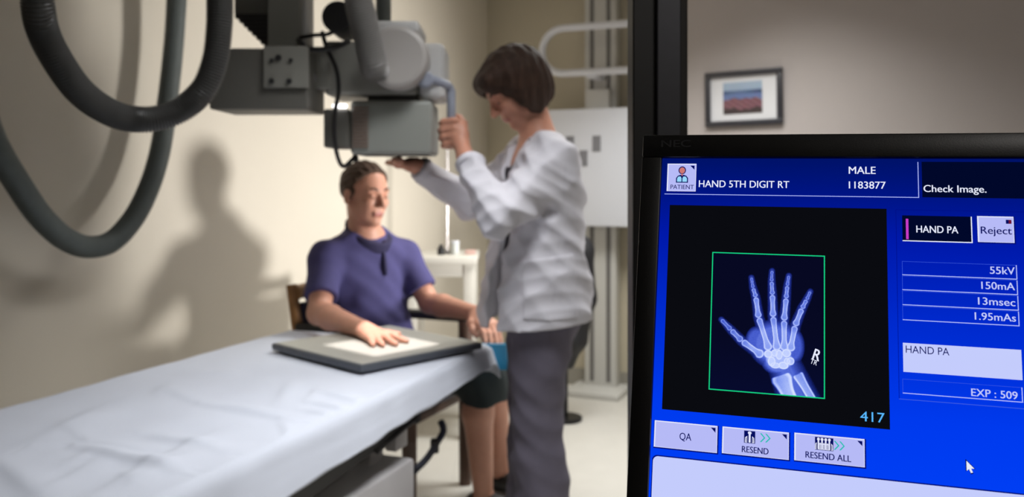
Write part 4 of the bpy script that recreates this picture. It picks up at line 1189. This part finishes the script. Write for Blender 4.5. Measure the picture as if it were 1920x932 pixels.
# right hand supporting the collimator from below
rd = v3(-.55, .80, .04).normalized(); rl = UP.cross(rd).normalized()
def hr2(d, l, z): return wwR + rd * d + rl * l + UP * z
wb_.cap(wwR, hr2(.035, 0, .002), .023, .025, .014)
for i, (l, L_) in enumerate(((-.029, .060), (-.010, .074), (.010, .080), (.028, .072))):
    wb_.cap(hr2(.02, l * .6, .002), hr2(.08, l, .004), .0145, .0115, .012); kn = hr2(.08, l, .004)
    chain(wb_, [kn, kn + rd * L_ * .45 + UP * .001, kn + rd * L_ * .75 + UP * .002, kn + rd * L_ + UP * .001], [.0105, .0095, .0086, .0076])
chain(wb_, [hr2(.01, .018, .0), hr2(.03, .050, .004), v3(-.350, 2.655, 1.284), v3(-.366, 2.640, 1.287)], [.016, .013, .0108, .009], .01)
wbody = wb_.done('body', [M_skin2, M_lip], wom, pick=lip_pick(hw, wf_))
del wb_
face_parts(hw, wf_, wbody, .97)
F, L, U = wf_
wh = SDF(whc - v3(.20, .20, .17), whc + v3(.22, .20, .18), .0045)
wh.ell(hw(-.018, 0, .038), (.112, .090, .092), wf_, .02); wh.ell(hw(-.070, 0, -.025), (.052, .074, .082), wf_, .04)
for s_ in (-1, 1): wh.ell(hw(-.012, .074 * s_, -.028), (.056, .022, .076), wf_, .03)
wh.cap(hw(.070, -.045, .066), hw(.070, .045, .066), .028, .028, .03)
wh.ell(hw(.085, 0, -.058), (.075, .066, .100), wf_, .012, 'sub')
for s_ in (-1, 1): wh.ell(hw(.082, .05 * s_, -.085), (.050, .060, .070), wf_, .012, 'sub')
wh.cap(wneck, hw(-.02, 0, -.09), .056, .052, .01, 'sub')
wh.wrinkle(.0016, [(160, 90, 22, 1), (70, 170, 30, 1)], 6)
wh.done('hair', M_hairw, wom, 'dark brown bob hair')
# inner top
it = SDF((-.16, 2.40, .74), (.28, 2.94, 1.42), .007)
it.ell(v3(.083, 2.675, 1.20), (.112, .170, .18), fw, .04); it.ell(v3(.080, 2.67, .95), (.128, .165, .28), fw, .05); it.cap(wsL, wsR, .048, .048, .04)
it.cap(wneck + WF * .05 + UP * .06, wneck + WF * .10 - UP * .07, .065, .04, .01, 'sub'); it.cut(v3(0, 0, .80), (0, 0, -1)); it.done('inner_top', M_top, wom, 'dark grey inner top')
# white jacket
cc = v3(.075, 2.67, 0)
jk = SDF((-.42, 2.30, .74), (.32, 2.99, 1.46), .005)
jk.ell(v3(.088, 2.675, 1.19), (.128, .190, .195), fw, .04); jk.ell(v3(.078, 2.67, 1.00), (.142, .190, .24), fw, .05); jk.ell(v3(.072, 2.67, .80), (.178, .215, .26), fw, .06)
jk.cap(wsL, wsR, .058, .058, .05); jk.cap(wneck - UP * .04 + v3(.012, 0, 0), wsL, .050, .054, .04); jk.cap(wneck - UP * .04 + v3(.012, 0, 0), wsR, .050, .054, .04)
for a, e, w in ((wsL, weL, wwL), (wsR, weR, wwR)):
    jk.cap(a, e, .066, .062, .04); jk.cap(e, e.lerp(w, .93), .062, .042, .02); jk.cap(a - UP * .05, e.lerp(a, .4) - UP * .035, .05, .05, .04)
JW = (.0046, [(14, 9, 22, 1), (-22, 14, 24, .9), (34, -16, 38, .6), (-16, 30, 46, .4)], 12, True); jk.wrinkle(*JW)
for a, e, w in ((wsL, weL, wwL), (wsR, weR, wwR)): jk.trim(w, .075, e.lerp(w, .90), w - e)
fr_ = cc + WF * .16 + WL * .012

for f_ in (.07, .095, .12, .145, .17):                                  # the jacket hangs open at the front
    fl_ = cc + WF * f_ + WL * .050; jk.cap(v3(fl_.x, fl_.y, 1.10), v3(fl_.x + WF.x * .02, fl_.y + WF.y * .02, .66), .020, .036, .003, 'sub')
jk.cap(wneck + WF * .06 + UP * .05, v3(fr_.x, fr_.y, 1.13) + WF * .02, .062, .016, .006, 'sub')
jk.cap(hw(-.02, 0, -.07), wneck - UP * .01, .058, .060, .006, 'sub'); jk.cap(wneck, wneck + UP * .1, .062, .075, .006, 'sub')
jk.cut(cc + UP * .785, v3(.10, 0, -1))
jk.ell(cc + UP * .78, (.160, .195, .07), fw, .01, 'sub')
jacket = jk.done('white_jacket', M_coat, wom, 'white jacket')
# patch pocket on the near side, cuffs
pk = SDF((-.10, 2.35, .78), (.22, 2.56, 1.05), .005)
pk.ell(v3(.078, 2.67, 1.00), (.146, .194, .244), fw, .05); pk.ell(v3(.072, 2.67, .80), (.182, .219, .264), fw, .06); pk.wrinkle(*JW)
pc_ = cc + WL * .21 + WF * .03
for n_, d_ in ((WF, .078), (WF * -1, .078)): pk.cut(pc_ + n_ * d_, n_)
pk.cut(v3(0, 0, .985), (-.12, 0, 1)); pk.cut(v3(0, 0, .815), (0, 0, -1)); pk.cut(cc + WL * .12, WL * -1); pk.done('pocket', M_coat, jacket)
for e, w in ((weL, wwL), (weR, wwR)):
    k = MB(); k.tube([e.lerp(w, .86), e.lerp(w, .88), e.lerp(w, .94), e.lerp(w, .96)], [.040, .0425, .040, .036], 24); k.done('cuff', M_coat, jacket, smooth=False, auto=60)
# trousers and shoes
tr_ = SDF((-.12, 2.40, .03), (.30, 2.96, .98), .006)
tr_.ell(v3(.085, 2.67, .84), (.125, .165, .14), fw, .05)
lg = ((v3(.096, 2.595, .80), v3(.072, 2.585, .50), v3(.105, 2.575, .05)), (v3(.082, 2.755, .80), v3(.062, 2.765, .50), v3(.078, 2.775, .05)))
for a, b_, c_ in lg: tr_.cap(a, b_, .104, .076, .03); tr_.cap(b_, c_, .076, .100, .03)
tr_.wrinkle(.0045, [(16, 8, 7, 1), (9, 20, 16, .7), (22, -14, 30, .4)], 3, True); tr_.cut(v3(0, 0, .045), (0, 0, -1)); tr_.done('trousers', M_trous, wom, 'plum grey trousers')
for a, b_, c_ in lg:
    s_ = SDF(c_ - v3(.3, .22, .06), c_ + v3(.12, .12, .09), .006)
    s_.cap(v3(c_.x + .03, c_.y, .045), v3(c_.x, c_.y, .045) + WF * .16, .042, .036, .02); s_.cap(v3(c_.x, c_.y, .07), v3(c_.x, c_.y, .05) + WF * .07, .045, .04, .02); s_.cut(v3(0, 0, .004), (0, 0, -1)); s_.done('shoe', M_shoe, wom)
